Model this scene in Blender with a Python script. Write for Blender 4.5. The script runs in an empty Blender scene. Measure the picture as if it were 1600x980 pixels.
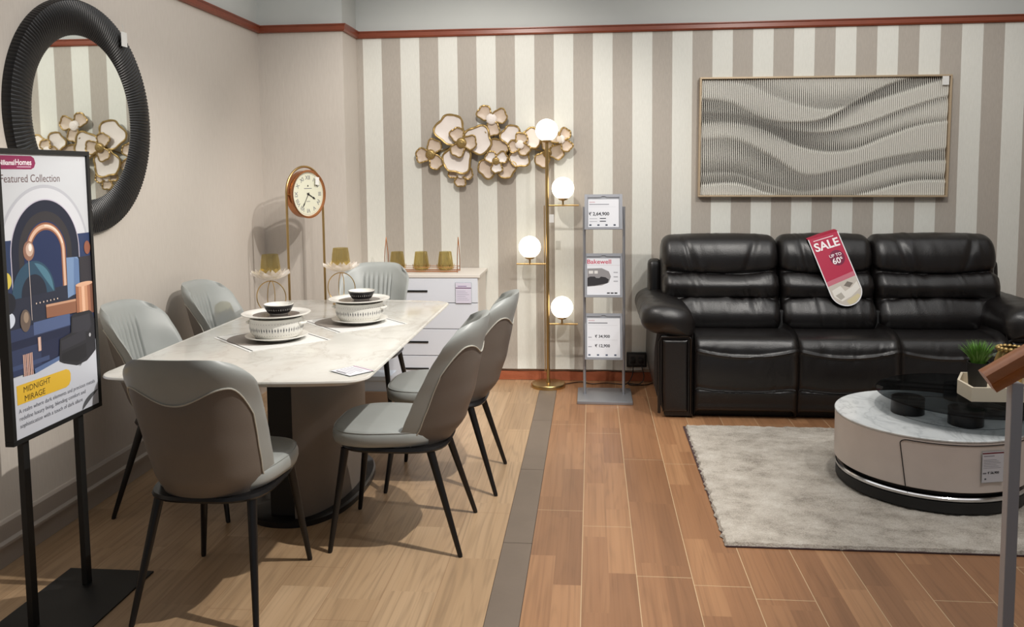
import bpy, bmesh, math, random
from mathutils import Vector, Matrix, noise
random.seed(7)
PI = math.pi
S = bpy.context.scene
COL = S.collection

# ------------------------------------------------------------------ camera
cd = bpy.data.cameras.new('camera'); cam = bpy.data.objects.new('camera', cd); COL.objects.link(cam)
cd.sensor_width = 36.0; cd.lens = 1302.8/1600*36.0; cd.shift_y = -110/1600; cd.clip_start = 0.05; cd.clip_end = 60
right = Vector((0.9954651, 0.0946184, -0.0098304)); down = Vector((-0.0018566, -0.0839947, -0.9964645)); fwd = Vector((-0.0951096, 0.9919638, -0.0834381))
m = Matrix((right, -down, -fwd)).transposed().to_4x4(); m.translation = (0, 0, 1.47)
cam.matrix_world = m
S.camera = cam
# ------------------------------------------------------------------ colour management
S.view_settings.view_transform = 'Standard'; S.view_settings.look = 'None'
S.view_settings.exposure = -0.06; S.view_settings.gamma = 1.0; S.view_settings.use_curve_mapping = False
# ------------------------------------------------------------------ world: weak bluish ambient fill, added through the open side behind the camera
w = bpy.data.worlds.new('world'); S.world = w; w.use_nodes = True
bg = w.node_tree.nodes['Background']; bg.inputs[0].default_value = (0.86, 0.93, 1.0, 1); bg.inputs[1].default_value = 0.22
# ------------------------------------------------------------------ spotlights of the shop ceiling and one added broad fill
def spot(name, loc, target, power, angle, blend, radius, col=(1, .94, .87)):
    l = bpy.data.lights.new(name, 'SPOT'); l.energy = power; l.spot_size = math.radians(angle); l.spot_blend = blend
    l.shadow_soft_size = radius; l.color = col
    o = bpy.data.objects.new(name, l); COL.objects.link(o); o.location = loc
    o.rotation_euler = (Vector(target)-Vector(loc)).to_track_quat('-Z', 'Y').to_euler(); return o
def area(name, loc, rot, sx, sy, power, col):
    l = bpy.data.lights.new(name, 'AREA'); l.shape = 'RECTANGLE'; l.size = sx; l.size_y = sy; l.energy = power; l.color = col
    o = bpy.data.objects.new(name, l); COL.objects.link(o); o.location = loc; o.rotation_euler = rot; return o
spot('spot_back', (-0.55, 4.05, 2.75), (-0.8, 5.75, 1.0), 98, 100, .6, .02)
spot('spot_dining', (0.55, 2.75, 2.9), (-1.0, 3.5, 0.4), 260, 85, .5, .02, (1, .95, .88))
spot('spot_dining_left', (-0.2, 3.0, 2.95), (-2.0, 4.0, 1.2), 55, 100, .8, .05)
spot('spot_sofa', (1.3, 3.6, 3.0), (1.6, 5.6, 1.0), 105, 100, .7, .05, (1, .96, .9))
spot('spot_rug', (1.9, 2.4, 3.0), (1.3, 3.9, 0), 80, 95, .8, .05, (1, .97, .93))
area('ceiling_fill', (0.9, 3.7, 3.15), (0, 0, 0), 5.6, 3.2, 62, (0.98, 0.99, 1.0))  # added broad fill for the general ambient level, not a single real fitting

# ------------------------------------------------------------------ node helpers
class NT:
    def __init__(s, name):
        s.m = bpy.data.materials.new(name); s.m.use_nodes = True; s.t = s.m.node_tree
        s.b = s.t.nodes['Principled BSDF']
    def n(s, typ, **kw):
        x = s.t.nodes.new(typ)
        for k, v in kw.items():
            if k.startswith('i_'):
                key = k[2:].replace('_', ' ')
                x.inputs[int(key) if key.isdigit() else key].default_value = v
            else: setattr(x, k, v)
        return x
    def l(s, a, b): s.t.links.new(a, b)
    def math(s, op, a, b=None, c=None):
        x = s.t.nodes.new('ShaderNodeMath'); x.operation = op
        for i, v in enumerate((a, b, c)):
            if v is None: continue
            if isinstance(v, (int, float)): x.inputs[i].default_value = v
            else: s.l(v, x.inputs[i])
        return x.outputs[0]
    def mix(s, f, a, b):
        x = s.t.nodes.new('ShaderNodeMix'); x.data_type = 'RGBA'
        for i, v in ((0, f), (6, a), (7, b)):
            if isinstance(v, (int, float)): x.inputs[i].default_value = v
            elif isinstance(v, tuple): x.inputs[i].default_value = (*v, 1) if len(v) == 3 else v
            else: s.l(v, x.inputs[i])
        return x.outputs[2]
    def ramp(s, f, stops):
        x = s.t.nodes.new('ShaderNodeValToRGB'); e = x.color_ramp.elements
        while len(e) < len(stops): e.new(.5)
        for q, (p, c) in zip(e, stops): q.position = p; q.color = (*c, 1)
        s.l(f, x.inputs[0]); return x.outputs[0]
    def bump(s, h, strength=.2, dist=.01):
        x = s.n('ShaderNodeBump'); x.inputs['Strength'].default_value = strength; x.inputs['Distance'].default_value = dist
        s.l(h, x.inputs['Height']); s.l(x.outputs[0], s.b.inputs['Normal'])
    def coord(s, kind='Object'):
        return s.n('ShaderNodeTexCoord').outputs[kind]
    def noise(s, vec, scale, detail=3, rough=.5, sc3=None):
        if sc3:
            mp = s.n('ShaderNodeMapping'); mp.inputs['Scale'].default_value = sc3; s.l(vec, mp.inputs[0]); vec = mp.outputs[0]
        x = s.n('ShaderNodeTexNoise'); x.inputs['Scale'].default_value = scale; x.inputs['Detail'].default_value = detail; x.inputs['Roughness'].default_value = rough
        s.l(vec, x.inputs['Vector']); return x.outputs['Fac']
def rgb(r, g, b):   # sRGB 0-255 to linear
    f = lambda c: (c/255/12.92) if c <= 10 else ((c/255+.055)/1.055)**2.4
    return (f(r), f(g), f(b))
def simple(name, col, rough=.5, metal=0., spec=None, bump=None, vary=0., coat=0.):
    t = NT(name); t.b.inputs['Base Color'].default_value = (*col, 1); t.b.inputs['Roughness'].default_value = rough
    t.b.inputs['Metallic'].default_value = metal
    if spec is not None: t.b.inputs['Specular IOR Level'].default_value = spec
    if coat: t.b.inputs['Coat Weight'].default_value = coat; t.b.inputs['Coat Roughness'].default_value = .08
    c = t.coord()
    if vary:
        f = t.noise(c, 6, 4)
        t.l(t.mix(f, tuple(x*(1-vary) for x in col), tuple(min(1, x*(1+vary)) for x in col)), t.b.inputs['Base Color'])
    if bump: t.bump(t.noise(c, bump[0], 3), bump[1], bump[2])
    return t.m
_flat = {}
def flat(col, rough=.45):
    k = (col, rough)
    if k not in _flat: _flat[k] = simple('print_%d_%d_%d' % col, rgb(*col), rough, spec=.3)
    return _flat[k]

# ------------------------------------------------------------------ materials
def m_wallpaper():
    t = NT('striped_wallpaper'); c = t.coord(); sx = t.n('ShaderNodeSeparateXYZ'); t.l(c, sx.inputs[0])
    wob = t.math('MULTIPLY', t.math('SUBTRACT', t.noise(c, 1.2, 2), .5), .006)
    x = t.math('DIVIDE', t.math('ADD', t.math('ADD', sx.outputs[0], 1.602), wob), .1344*2)
    fr = t.math('FRACT', t.math('ADD', x, 20.0)); s = t.math('LESS_THAN', fr, .5)
    f = t.noise(c, 220, 2, .6, (1, 1, .12))
    a = t.mix(f, rgb(163, 155, 146), rgb(186, 179, 169)); b = t.mix(f, rgb(212, 212, 204), rgb(230, 230, 223))
    t.l(t.mix(s, a, b), t.b.inputs['Base Color']); t.b.inputs['Roughness'].default_value = .7
    t.bump(t.math('ADD', f, t.math('MULTIPLY', s, .6)), .25, .002); return t.m
def m_plainpaper():
    t = NT('plain_wallpaper'); c = t.coord(); f = t.noise(c, 160, 2, .6, (1, 1, .1))
    t.l(t.mix(f, rgb(195, 187, 178), rgb(209, 202, 193)), t.b.inputs['Base Color']); t.b.inputs['Roughness'].default_value = .75
    t.bump(f, .15, .002); return t.m
def m_floor(name, dark, mid, light, roww, joint, x0, length, halves, grain, rough, cathedral=.1):
    t = NT(name); c = t.coord(); sx = t.n('ShaderNodeSeparateXYZ'); t.l(c, sx.inputs[0])
    X = t.math('ADD', sx.outputs[0], x0); Y = sx.outputs[1]
    def cell(w, ln, seed):
        col = t.math('FLOOR', t.math('DIVIDE', X, w))
        wn = t.n('ShaderNodeTexWhiteNoise', noise_dimensions='1D'); t.l(t.math('ADD', col, seed), wn.inputs['W'])
        yy = t.math('ADD', t.math('DIVIDE', Y, ln), t.math('MULTIPLY', wn.outputs['Value'], 7.3))
        row = t.math('FLOOR', yy)
        cb = t.n('ShaderNodeCombineXYZ'); t.l(col, cb.inputs[0]); t.l(row, cb.inputs[1]); cb.inputs[2].default_value = seed
        w2 = t.n('ShaderNodeTexWhiteNoise', noise_dimensions='3D'); t.l(cb.outputs[0], w2.inputs['Vector'])
        return w2.outputs['Value'], t.math('FRACT', yy), t.math('FRACT', t.math('DIVIDE', X, w))
    v1, fy, fx = cell(roww, length, 3.1)
    v2, fy2, fx2 = cell(roww/halves, length*.47, 8.7)
    cv = t.n('ShaderNodeCombineXYZ'); t.l(t.math('ADD', X, t.math('MULTIPLY', v2, 3.0)), cv.inputs[0]); t.l(t.math('ADD', Y, t.math('MULTIPLY', v2, 11.0)), cv.inputs[1])
    g1 = t.noise(cv.outputs[0], grain, 6, .6, (40, .35, 1)); g2 = t.noise(cv.outputs[0], 2.0, 3, .5, (6, .35, 1))
    ct = t.math('SINE', t.math('MULTIPLY', t.noise(cv.outputs[0], 1.0, 2, .45, (6.5, .5, 1)), 80.0))
    ct = t.math('POWER', t.math('ADD', t.math('MULTIPLY', ct, .5), .5), 2.5)
    base = t.ramp(t.math('ADD', t.math('MULTIPLY', v2, .45), t.math('MULTIPLY', g2, .62)), [(0.1, dark), (.5, mid), (.95, light)])
    gr = t.math('MULTIPLY', t.math('ADD', t.math('MULTIPLY', g1, .8), t.math('MULTIPLY', ct, cathedral)), 1.0)
    colr = t.mix(t.ramp(gr, [(.40, (0, 0, 0)), (.68, (.5, .5, .5))]), base, tuple(x*.45 for x in mid))
    jx = t.math('LESS_THAN', t.math('MULTIPLY', fx, roww), .0028); jy = t.math('LESS_THAN', t.math('MULTIPLY', fy, length), .003)
    jj = t.math('MAXIMUM', jx, jy)
    t.l(t.mix(t.math('MULTIPLY', jj, .8), colr, joint), t.b.inputs['Base Color'])
    t.l(t.math('ADD', t.math('MULTIPLY', g1, .15), rough), t.b.inputs['Roughness'])
    t.bump(t.math('SUBTRACT', t.math('MULTIPLY', g1, .2), jj), .25, .001); return t.m
def m_marble(name, base, vein, warm, scale, rough=.12, vs=.4):
    t = NT(name); c = t.coord(); n1 = t.noise(c, scale, 6, .62)
    d = t.n('ShaderNodeVectorMath', operation='ADD'); t.l(c, d.inputs[0])
    nn = t.n('ShaderNodeTexNoise'); nn.inputs['Scale'].default_value = scale*1.3; nn.inputs['Detail'].default_value = 4; t.l(c, nn.inputs['Vector'])
    sc = t.n('ShaderNodeVectorMath', operation='SCALE'); sc.inputs['Scale'].default_value = .55; t.l(nn.outputs['Color'], sc.inputs[0]); t.l(sc.outputs[0], d.inputs[1])
    n2 = t.noise(d.outputs[0], scale*1.1, 5, .6, (1.6, .7, 1))
    v = t.math('ABSOLUTE', t.math('SUBTRACT', n2, .5)); vv = t.ramp(v, [(0, (1, 1, 1)), (.012, (.4, .4, .4)), (.05, (0, 0, 0))])
    a = t.mix(t.ramp(n1, [(.35, (0, 0, 0)), (.75, (1, 1, 1))]), base, warm)
    t.l(t.mix(t.math('MULTIPLY', vv, vs), a, vein), t.b.inputs['Base Color']); t.b.inputs['Roughness'].default_value = rough
    return t.m
def m_rug():
    t = NT('rug_pile'); c = t.coord(); a = t.noise(c, 6, 6, .7, (1, 1.3, 1)); b = t.noise(c, 170, 3, .7)
    f = t.math('ADD', t.math('MULTIPLY', a, .62), t.math('MULTIPLY', b, .38))
    t.l(t.ramp(f, [(.34, rgb(136, 128, 118)), (.5, rgb(192, 184, 173)), (.66, rgb(220, 215, 206))]), t.b.inputs['Base Color'])
    t.b.inputs['Roughness'].default_value = .95; t.b.inputs['Specular IOR Level'].default_value = .1
    t.bump(b, .9, .008); return t.m
def m_leather(name, col, rough, bs=.15, scale=260, spec=.5):
    t = NT(name); c = t.coord(); v = t.n('ShaderNodeTexVoronoi'); v.inputs['Scale'].default_value = scale; t.l(c, v.inputs['Vector'])
    n = t.noise(c, 9, 3); t.l(t.mix(n, tuple(x*.9 for x in col), tuple(x*1.08 for x in col)), t.b.inputs['Base Color'])
    t.l(t.math('ADD', t.math('MULTIPLY', n, .12), rough-.06), t.b.inputs['Roughness']); t.b.inputs['Specular IOR Level'].default_value = spec
    t.bump(v.outputs['Distance'], bs, .0015); return t.m
def m_wood(name, a, b, rough=.35, sc=(1, 12, 12)):
    t = NT(name); c = t.coord(); f = t.noise(c, 4, 5, .6, sc); t.l(t.mix(f, a, b), t.b.inputs['Base Color']); t.b.inputs['Roughness'].default_value = rough
    return t.m
def m_glass(name, col, rough=0., ior=1.45, alpha=None):
    t = NT(name); t.b.inputs['Base Color'].default_value = (*col, 1); t.b.inputs['Roughness'].default_value = rough
    t.b.inputs['Transmission Weight'].default_value = 1; t.b.inputs['IOR'].default_value = ior; return t.m
def m_thin(name, col, tr, rough=.05, bk=.4, met=0.):   # thin tinted glass: clear share plus a glossy coat
    t = NT(name); tb = t.n('ShaderNodeBsdfTransparent'); tb.inputs[0].default_value = (*col, 1)
    mx = t.n('ShaderNodeMixShader'); mx.inputs[0].default_value = tr
    t.b.inputs['Base Color'].default_value = (*[x*bk for x in col], 1); t.b.inputs['Roughness'].default_value = rough
    t.b.inputs['Specular IOR Level'].default_value = .8; t.b.inputs['Metallic'].default_value = met
    out = t.t.nodes['Material Output']; t.l(t.b.outputs[0], mx.inputs[1]); t.l(tb.outputs[0], mx.inputs[2]); t.l(mx.outputs[0], out.inputs[0]); return t.m
def m_emit(name, col, st):
    t = NT(name); t.b.inputs['Emission Color'].default_value = (*col, 1); t.b.inputs['Emission Strength'].default_value = st
    t.b.inputs['Base Color'].default_value = (.9, .88, .84, 1); return t.m

M = dict(
 stripes=m_wallpaper(), plain=m_plainpaper(),
 upper=simple('upper_wall_paint', rgb(196, 199, 196), .8, vary=.03),
 floor_l=m_floor('pale_oak_laminate', rgb(150, 122, 94), rgb(180, 150, 117), rgb(202, 173, 140), .19, rgb(150, 118, 88), .355, 1.15, 1, 2.6, .3, .15),
 floor_r=m_floor('brown_laminate', rgb(126, 90, 64), rgb(152, 110, 78), rgb(182, 138, 100), .2, rgb(206, 182, 146), .24, 1.25, 2, 2.2, .27),
 strip=simple('grey_tile_strip', rgb(118, 105, 93), .5, vary=.12, bump=(40, .2, .002)), grout=simple('grout', rgb(70, 60, 52), .9),
 trim=m_wood('red_brown_timber', rgb(112, 52, 34), rgb(146, 74, 48), .35, (2, 12, 12)),
 skirt=simple('terracotta_skirting', rgb(166, 92, 60), .8, vary=.25, bump=(30, .5, .006)), plaster=simple('bare_plaster', rgb(196, 178, 158), .9, vary=.15, bump=(25, .5, .006)),
 base_l=simple('grey_baseboard', rgb(176, 166, 156), .6, vary=.08),
 marble=m_marble('dining_marble', rgb(222, 221, 215), rgb(178, 168, 156), rgb(204, 200, 192), 2.4), marble2=m_marble('coffee_marble', rgb(228, 231, 231), rgb(140, 146, 150), rgb(222, 227, 228), 1.3, .15, .4),
 rug=m_rug(), rug_edge=simple('rug_backing', rgb(70, 52, 52), .9),
 sage=m_leather('pale_grey_leather', rgb(160, 164, 162), .42, .08, 420), taupe=m_leather('taupe_leather', rgb(114, 106, 99), .5, .1, 300), piping=simple('pale_piping', rgb(190, 188, 178), .5),
 blackm=simple('black_metal', rgb(26, 25, 26), .32, .2), blackmat=simple('black_matt', rgb(22, 22, 22), .55),
 sofa=m_leather('black_brown_leather', rgb(17, 14, 14), .36, .25, 210, .6), sofa_seam=simple('sofa_piping', rgb(20, 16, 15), .4),
 gold=simple('brushed_gold', rgb(190, 160, 108), .3, .95, vary=.1), antique=simple('antique_gold', rgb(168, 142, 92), .42, .8, vary=.25, bump=(90, .4, .003)),
 petal_w=simple('white_petal', rgb(232, 224, 218), .45, vary=.04), petal_b=simple('beige_petal', rgb(204, 186, 168), .45, vary=.06),
 silver=simple('silver_metal', rgb(158, 160, 166), .38, .6), chrome=simple('chrome', rgb(210, 210, 212), .15, 1.),
 steel=simple('satin_steel', rgb(186, 188, 194), .4, .15), rail=m_wood('handrail_timber', rgb(160, 92, 44), rgb(206, 130, 74), .3, (3, 20, 20)),
 white=simple('white_lacquer', rgb(220, 224, 233), .3, vary=.01), white_side=simple('white_edge', rgb(222, 216, 208), .45), porcelain=simple('porcelain', rgb(236, 234, 228), .12, vary=.01),
 beige=m_leather('beige_leather_body', rgb(214, 203, 195), .48, .08, 300), dark=simple('dark_gap', rgb(30, 28, 28), .6),
 globe=m_emit('opal_globe', (1, .90, .72), 2.6), mirror=simple('mirror_glass', (.82, .85, .82), .015, 1.), rib=simple('black_fluted_frame', rgb(15, 15, 17), .36),
 smoke=m_thin('smoked_glass', (.42, .44, .45), .88, .02, .04), clear=m_thin('clear_glass', (.93, .95, .95), .86), amber=m_thin('amber_glass', (.90, .84, .62), .82, .09, .6, .7),
 lily=m_thin('pearl_glass', (.97, .92, .87), .45, .15, .95), art_w=simple('pale_slats', rgb(214, 212, 203), .6), art_k=simple('dark_backing', rgb(52, 48, 44), .8), artframe=simple('champagne_frame', rgb(190, 170, 142), .4, .35),
 green=simple('grass_green', rgb(92, 140, 50), .5, vary=.45), cream=simple('cream_tray', rgb(226, 214, 192), .4), card=simple('card_white', rgb(232, 232, 234), .5),
 carton=simple('brown_carton', rgb(176, 150, 128), .8, vary=.06), boxw=simple('pale_blue_white_box', rgb(204, 214, 226), .5), sock=simple('socket_grey', rgb(60, 58, 56), .5),
 clockf=simple('clock_face', rgb(214, 214, 194), .4), rose=simple('rose_gold', rgb(190, 130, 90), .25, .9), mat_w=simple('placemat_white', rgb(236, 236, 234), .4), mat_g=simple('placemat_grey', rgb(140, 132, 126), .45),
 darkplate=simple('dark_glaze', rgb(84, 74, 70), .2), ink=simple('black_ink', rgb(28, 26, 28), .4), leafink=simple('leaf_ink', rgb(74, 76, 84), .4), greyink=simple('grey_ink', rgb(120, 122, 128), .4), fabric_tag=simple('tag_white', rgb(225, 225, 222), .5), cable=simple('black_cable', rgb(20, 18, 18), .5),
)

# ------------------------------------------------------------------ mesh helpers
class MB:
    def __init__(s): s.v = []; s.f = []; s.m = []
    def add(s, vs, fs, mi=0):
        o = len(s.v); s.v += [tuple(p) for p in vs]; s.f += [tuple(i+o for i in f) for f in fs]; s.m += [mi]*len(fs); return s
    def grid(s, fn, nu, nv, cu=False, cv=False, mi=0):
        vs = [fn(i/(nu if cu else nu-1), j/(nv if cv else nv-1)) for i in range(nu) for j in range(nv)]; fs = []
        for i in range(nu if cu else nu-1):
            for j in range(nv if cv else nv-1):
                a = i*nv+j; b = ((i+1) % nu)*nv+j; c = ((i+1) % nu)*nv+(j+1) % nv; d = i*nv+(j+1) % nv
                fs.append((a, b, c, d))
        return s.add(vs, fs, mi)
    def box(s, x0, x1, y0, y1, z0, z1, r=0., seg=2, mi=0, rot=None):
        bm = bmesh.new(); bmesh.ops.create_cube(bm, size=1)
        for v in bm.verts: v.co = Vector(((x0+x1)/2+v.co.x*(x1-x0), (y0+y1)/2+v.co.y*(y1-y0), (z0+z1)/2+v.co.z*(z1-z0)))
        if r: bmesh.ops.bevel(bm, geom=bm.edges[:], offset=r, segments=seg, profile=.5, affect='EDGES')
        if rot is not None:
            for v in bm.verts: v.co = rot @ v.co
        bm.verts.index_update(); s.add([v.co[:] for v in bm.verts], [[v.index for v in f.verts] for f in bm.faces], mi); bm.free(); return s
    def cone(s, a, b, ra, rb, n=16, mi=0, cap=True):
        a = Vector(a); b = Vector(b); d = (b-a).normalized(); u = d.orthogonal().normalized(); w_ = d.cross(u)
        vs = [a+(u*math.cos(2*PI*i/n)+w_*math.sin(2*PI*i/n))*ra for i in range(n)]+[b+(u*math.cos(2*PI*i/n)+w_*math.sin(2*PI*i/n))*rb for i in range(n)]
        fs = [(i, (i+1) % n, n+(i+1) % n, n+i) for i in range(n)]
        if cap: fs += [tuple(range(n))[::-1], tuple(range(n, 2*n))]
        return s.add(vs, fs, mi)
    def tube(s, pts, r, n=8, closed=False, mi=0):
        P = [Vector(p) for p in pts]; N = len(P); rr = r if callable(r) else (lambda t: r)
        vs = []; up = None
        for i in range(N):
            if closed: t = (P[(i+1) % N]-P[i-1]).normalized()
            else: t = (P[min(i+1, N-1)]-P[max(i-1, 0)]).normalized()
            if up is None: up = t.orthogonal().normalized()
            up = (up-t*up.dot(t)); up = up.normalized() if up.length > 1e-6 else t.orthogonal().normalized()
            w_ = t.cross(up); q = rr(i/(N-1))
            vs += [P[i]+(up*math.cos(2*PI*k/n)+w_*math.sin(2*PI*k/n))*q for k in range(n)]
        fs = []
        for i in range(N if closed else N-1):
            for k in range(n):
                a = i*n+k; b = i*n+(k+1) % n; c = ((i+1) % N)*n+(k+1) % n; d = ((i+1) % N)*n+k; fs.append((a, b, c, d))
        if not closed: fs += [tuple(range(n))[::-1], tuple((N-1)*n+k for k in range(n))]
        return s.add(vs, fs, mi)
    def lathe(s, prof, c=(0, 0, 0), n=40, sx=1., sy=1., mi=0, ex=2.):
        vs = []; fs = []; K = len(prof)
        for i in range(n):
            a = 2*PI*i/n; ca, sa = math.cos(a), math.sin(a)
            q = 1. if ex == 2. else (abs(ca)**ex+abs(sa)**ex)**(-1/ex)
            for r, z in prof: vs.append((c[0]+r*q*ca*sx, c[1]+r*q*sa*sy, c[2]+z))
        for i in range(n):
            for k in range(K-1):
                a = i*K+k; b = ((i+1) % n)*K+k; fs.append((a, b, b+1, a+1))
        return s.add(vs, fs, mi)
    def prism(s, poly, ex, ey, n, o, t0, t1, mi=0):
        ex, ey, n, o = Vector(ex), Vector(ey), Vector(n), Vector(o); K = len(poly)
        vs = [o+ex*a+ey*b+n*t0 for a, b in poly]+[o+ex*a+ey*b+n*t1 for a, b in poly]
        fs = [tuple(range(K))[::-1], tuple(range(K, 2*K))]+[(i, (i+1) % K, K+(i+1) % K, K+i) for i in range(K)]
        return s.add(vs, fs, mi)
    def ball(s, c, rx, ry=None, rz=None, nu=24, nv=14, mi=0):
        ry = rx if ry is None else ry; rz = rx if rz is None else rz
        return s.grid(lambda u, v: (c[0]+rx*math.cos(2*PI*u)*math.sin(PI*v), c[1]+ry*math.sin(2*PI*u)*math.sin(PI*v), c[2]-rz*math.cos(PI*v)), nu, nv, cu=True, mi=mi)
    def build(s, name, mats, parent=None, smooth=40, world=False, weld=1e-5):
        me = bpy.data.meshes.new(name); off = Vector(parent_loc(parent)) if (world and parent) else Vector((0, 0, 0))
        bm = bmesh.new(); vv = [bm.verts.new(Vector(p)-off) for p in s.v]
        for f, mi in zip(s.f, s.m):
            try:
                q = bm.faces.new([vv[i] for i in f]); q.material_index = mi
            except ValueError: pass
        if weld: bmesh.ops.remove_doubles(bm, verts=bm.verts[:], dist=weld)
        bmesh.ops.recalc_face_normals(bm, faces=bm.faces[:])
        for f in bm.faces: f.smooth = bool(smooth)
        if smooth:
            lim = math.radians(smooth)
            for e in bm.edges:
                if len(e.link_faces) == 2 and e.calc_face_angle(0) > lim: e.smooth = False
        bm.to_mesh(me); bm.free()
        for mt in (mats if isinstance(mats, (list, tuple)) else [mats]): me.materials.append(M[mt] if isinstance(mt, str) else mt)
        o = bpy.data.objects.new(name, me); COL.objects.link(o)
        if parent: o.parent = parent
        return o
def parent_loc(p):
    l = Vector((0, 0, 0))
    while p: l += p.location; p = p.parent
    return l
def tag(o, label=None, cat=None, group=None, kind=None):
    if label: o['label'] = label
    if cat: o['category'] = cat
    if group: o['group'] = group
    if kind: o['kind'] = kind
    return o
def thing(name, label, cat, loc=(0, 0, 0), rz=0, group=None):
    o = bpy.data.objects.new(name, None); COL.objects.link(o); o.location = loc; o.rotation_euler = (0, 0, rz); o.empty_display_size = .05
    return tag(o, label, cat, group)
def copy_tree(o, parent=None):
    c = o.copy(); COL.objects.link(c)
    if parent: c.parent = parent
    for ch in [q for q in bpy.data.objects if q.parent == o and q != c]: copy_tree(ch, c)
    return c
def crom(pts, n):
    out = []; K = len(pts)
    for i in range(n):
        t = i/(n-1)*(K-1); k = min(int(t), K-2); f = t-k
        p = [Vector(pts[max(0, min(K-1, k+d))]) for d in (-1, 0, 1, 2)]
        out.append(.5*((2*p[1])+(-p[0]+p[2])*f+(2*p[0]-5*p[1]+4*p[2]-p[3])*f*f+(-p[0]+3*p[1]-3*p[2]+p[3])*f**3))
    return out
# printed sheet: flat shapes and lettering in one mesh, (a, b) metres on a plane
class Sheet:
    def __init__(s, o, ex, ey): s.o = Vector(o); s.ex = Vector(ex).normalized(); s.ey = Vector(ey).normalized(); s.n = s.ex.cross(s.ey); s.mb = MB(); s.mats = []; s.k = 0
    def mi(s, col):
        mt = flat(col) if isinstance(col, tuple) else M[col]
        if mt not in s.mats: s.mats.append(mt)
        return s.mats.index(mt)
    def P(s, a, b): return s.o+s.ex*a+s.ey*b+s.n*(.0003+.00007*s.k)
    def poly(s, pts, col): s.k += 1; s.mb.add([s.P(a, b) for a, b in pts], [tuple(range(len(pts)))], s.mi(col)); return s
    def rect(s, a0, a1, b0, b1, col): return s.poly([(a0, b0), (a1, b0), (a1, b1), (a0, b1)], col)
    def ell(s, a, b, ra, rb, col, t0=0, t1=2*PI, n=40): return s.poly([(a+ra*math.cos(t0+(t1-t0)*i/n), b+rb*math.sin(t0+(t1-t0)*i/n)) for i in range(n+(t1-t0 < 6.2))], col)
    def ring(s, a, b, r0, r1, col, t0=0, t1=2*PI, n=40, drop=0):
        s.k += 1; vs = []; T = [(t0+(t1-t0)*i/n, 0) for i in range(n+1)]
        pts = [(a+r0*math.cos(t), b+r0*math.sin(t), a+r1*math.cos(t), b+r1*math.sin(t)) for t, _ in T]
        if drop: pts = [(a+r0, b-drop, a+r1, b-drop)]+pts+[(a-r0, b-drop, a-r1, b-drop)]
        for p in pts: vs += [s.P(p[0], p[1]), s.P(p[2], p[3])]
        s.mb.add(vs, [(2*i, 2*i+1, 2*i+3, 2*i+2) for i in range(len(pts)-1)], s.mi(col)); return s
    def text(s, txt, a, b, size, col, width=None, align='LEFT', bold=0):
        s.k += 1; cu = bpy.data.curves.new('lettering', 'FONT'); cu.body = txt; cu.size = size; cu.align_x = align; cu.offset = bold; cu.resolution_u = 3
        ob = bpy.data.objects.new('lettering', cu); COL.objects.link(ob); dg = bpy.context.evaluated_depsgraph_get(); me = bpy.data.meshes.new_from_object(ob.evaluated_get(dg))
        xs = [v.co.x for v in me.vertices] or [0, 1]
        k = width/(max(xs)-min(xs)) if width else 1.; x0 = min(xs) if width and align == 'LEFT' else 0
        s.mb.add([s.P(a+(v.co.x-x0)*k, b+v.co.y) for v in me.vertices], [tuple(p.vertices) for p in me.polygons], s.mi(col))
        bpy.data.objects.remove(ob); bpy.data.curves.remove(cu); bpy.data.meshes.remove(me); return s
    def build(s, name, parent=None, world=False):
        o = s.mb.build(name, s.mats, parent, smooth=0, world=world, weld=0); return o

# ================================================================== SETTING
WX, WY = -2.23, 5.84
def struct(name, mb, mats, **kw): return tag(mb.build(name, mats, **kw), kind='structure')
struct('floor', MB().box(-.355+.0, -2.4, -1.2, 6.0, -.1, 0).box(-.237, 4.6, -1.2, 6.0, -.1, 0, mi=1), ['floor_l', 'floor_r'], smooth=0)
mb = MB()
ys = [-1.2, -.95, -.12, .71, 1.54, 2.37, 3.2, 4.03, 4.86, 5.69, 6.0]
for a, b in zip(ys[:-1], ys[1:]): mb.box(-.353, -.239, a+.0015, b-.0015, -.1, .0005, mi=0)
mb.box(-.36, -.232, -1.2, 6.0, -.1, -.003, mi=1)
struct('trim_1', mb, ['strip', 'grout'], smooth=0)
mb = MB().box(WX-.15, WX, -1.2, 6.0, 0, 2.45).box(WX-.15, WX, -1.2, 6.0, 2.45, 3.3, mi=1)
struct('wall_left', mb, ['plain', 'upper'], smooth=0)
mb = MB().box(WX, -1.648, 5.51, 6.0, 0, 2.45).box(WX, -1.648, 5.51, 6.0, 2.45, 3.3, mi=1)
struct('wall_column', mb, ['plain', 'upper'], smooth=0)
mb = MB().box(-1.648, 4.6, WY, WY+.15, .085, 2.45).box(-1.648, 4.6, WY, WY+.15, 2.45, 3.3, mi=1).box(-1.648, 4.6, WY+.006, WY+.15, 0, .085, mi=2)
struct('wall_back', mb, ['stripes', 'upper', 'plaster'], smooth=0)
struct('wall_right', MB().box(4.6, 4.75, -1.2, 6.0, 0, 3.3), ['plain'], smooth=0)
struct('ceiling', MB().box(-2.4, 4.75, -1.2, 6.0, 3.3, 3.4), ['upper'], smooth=0)
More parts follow.
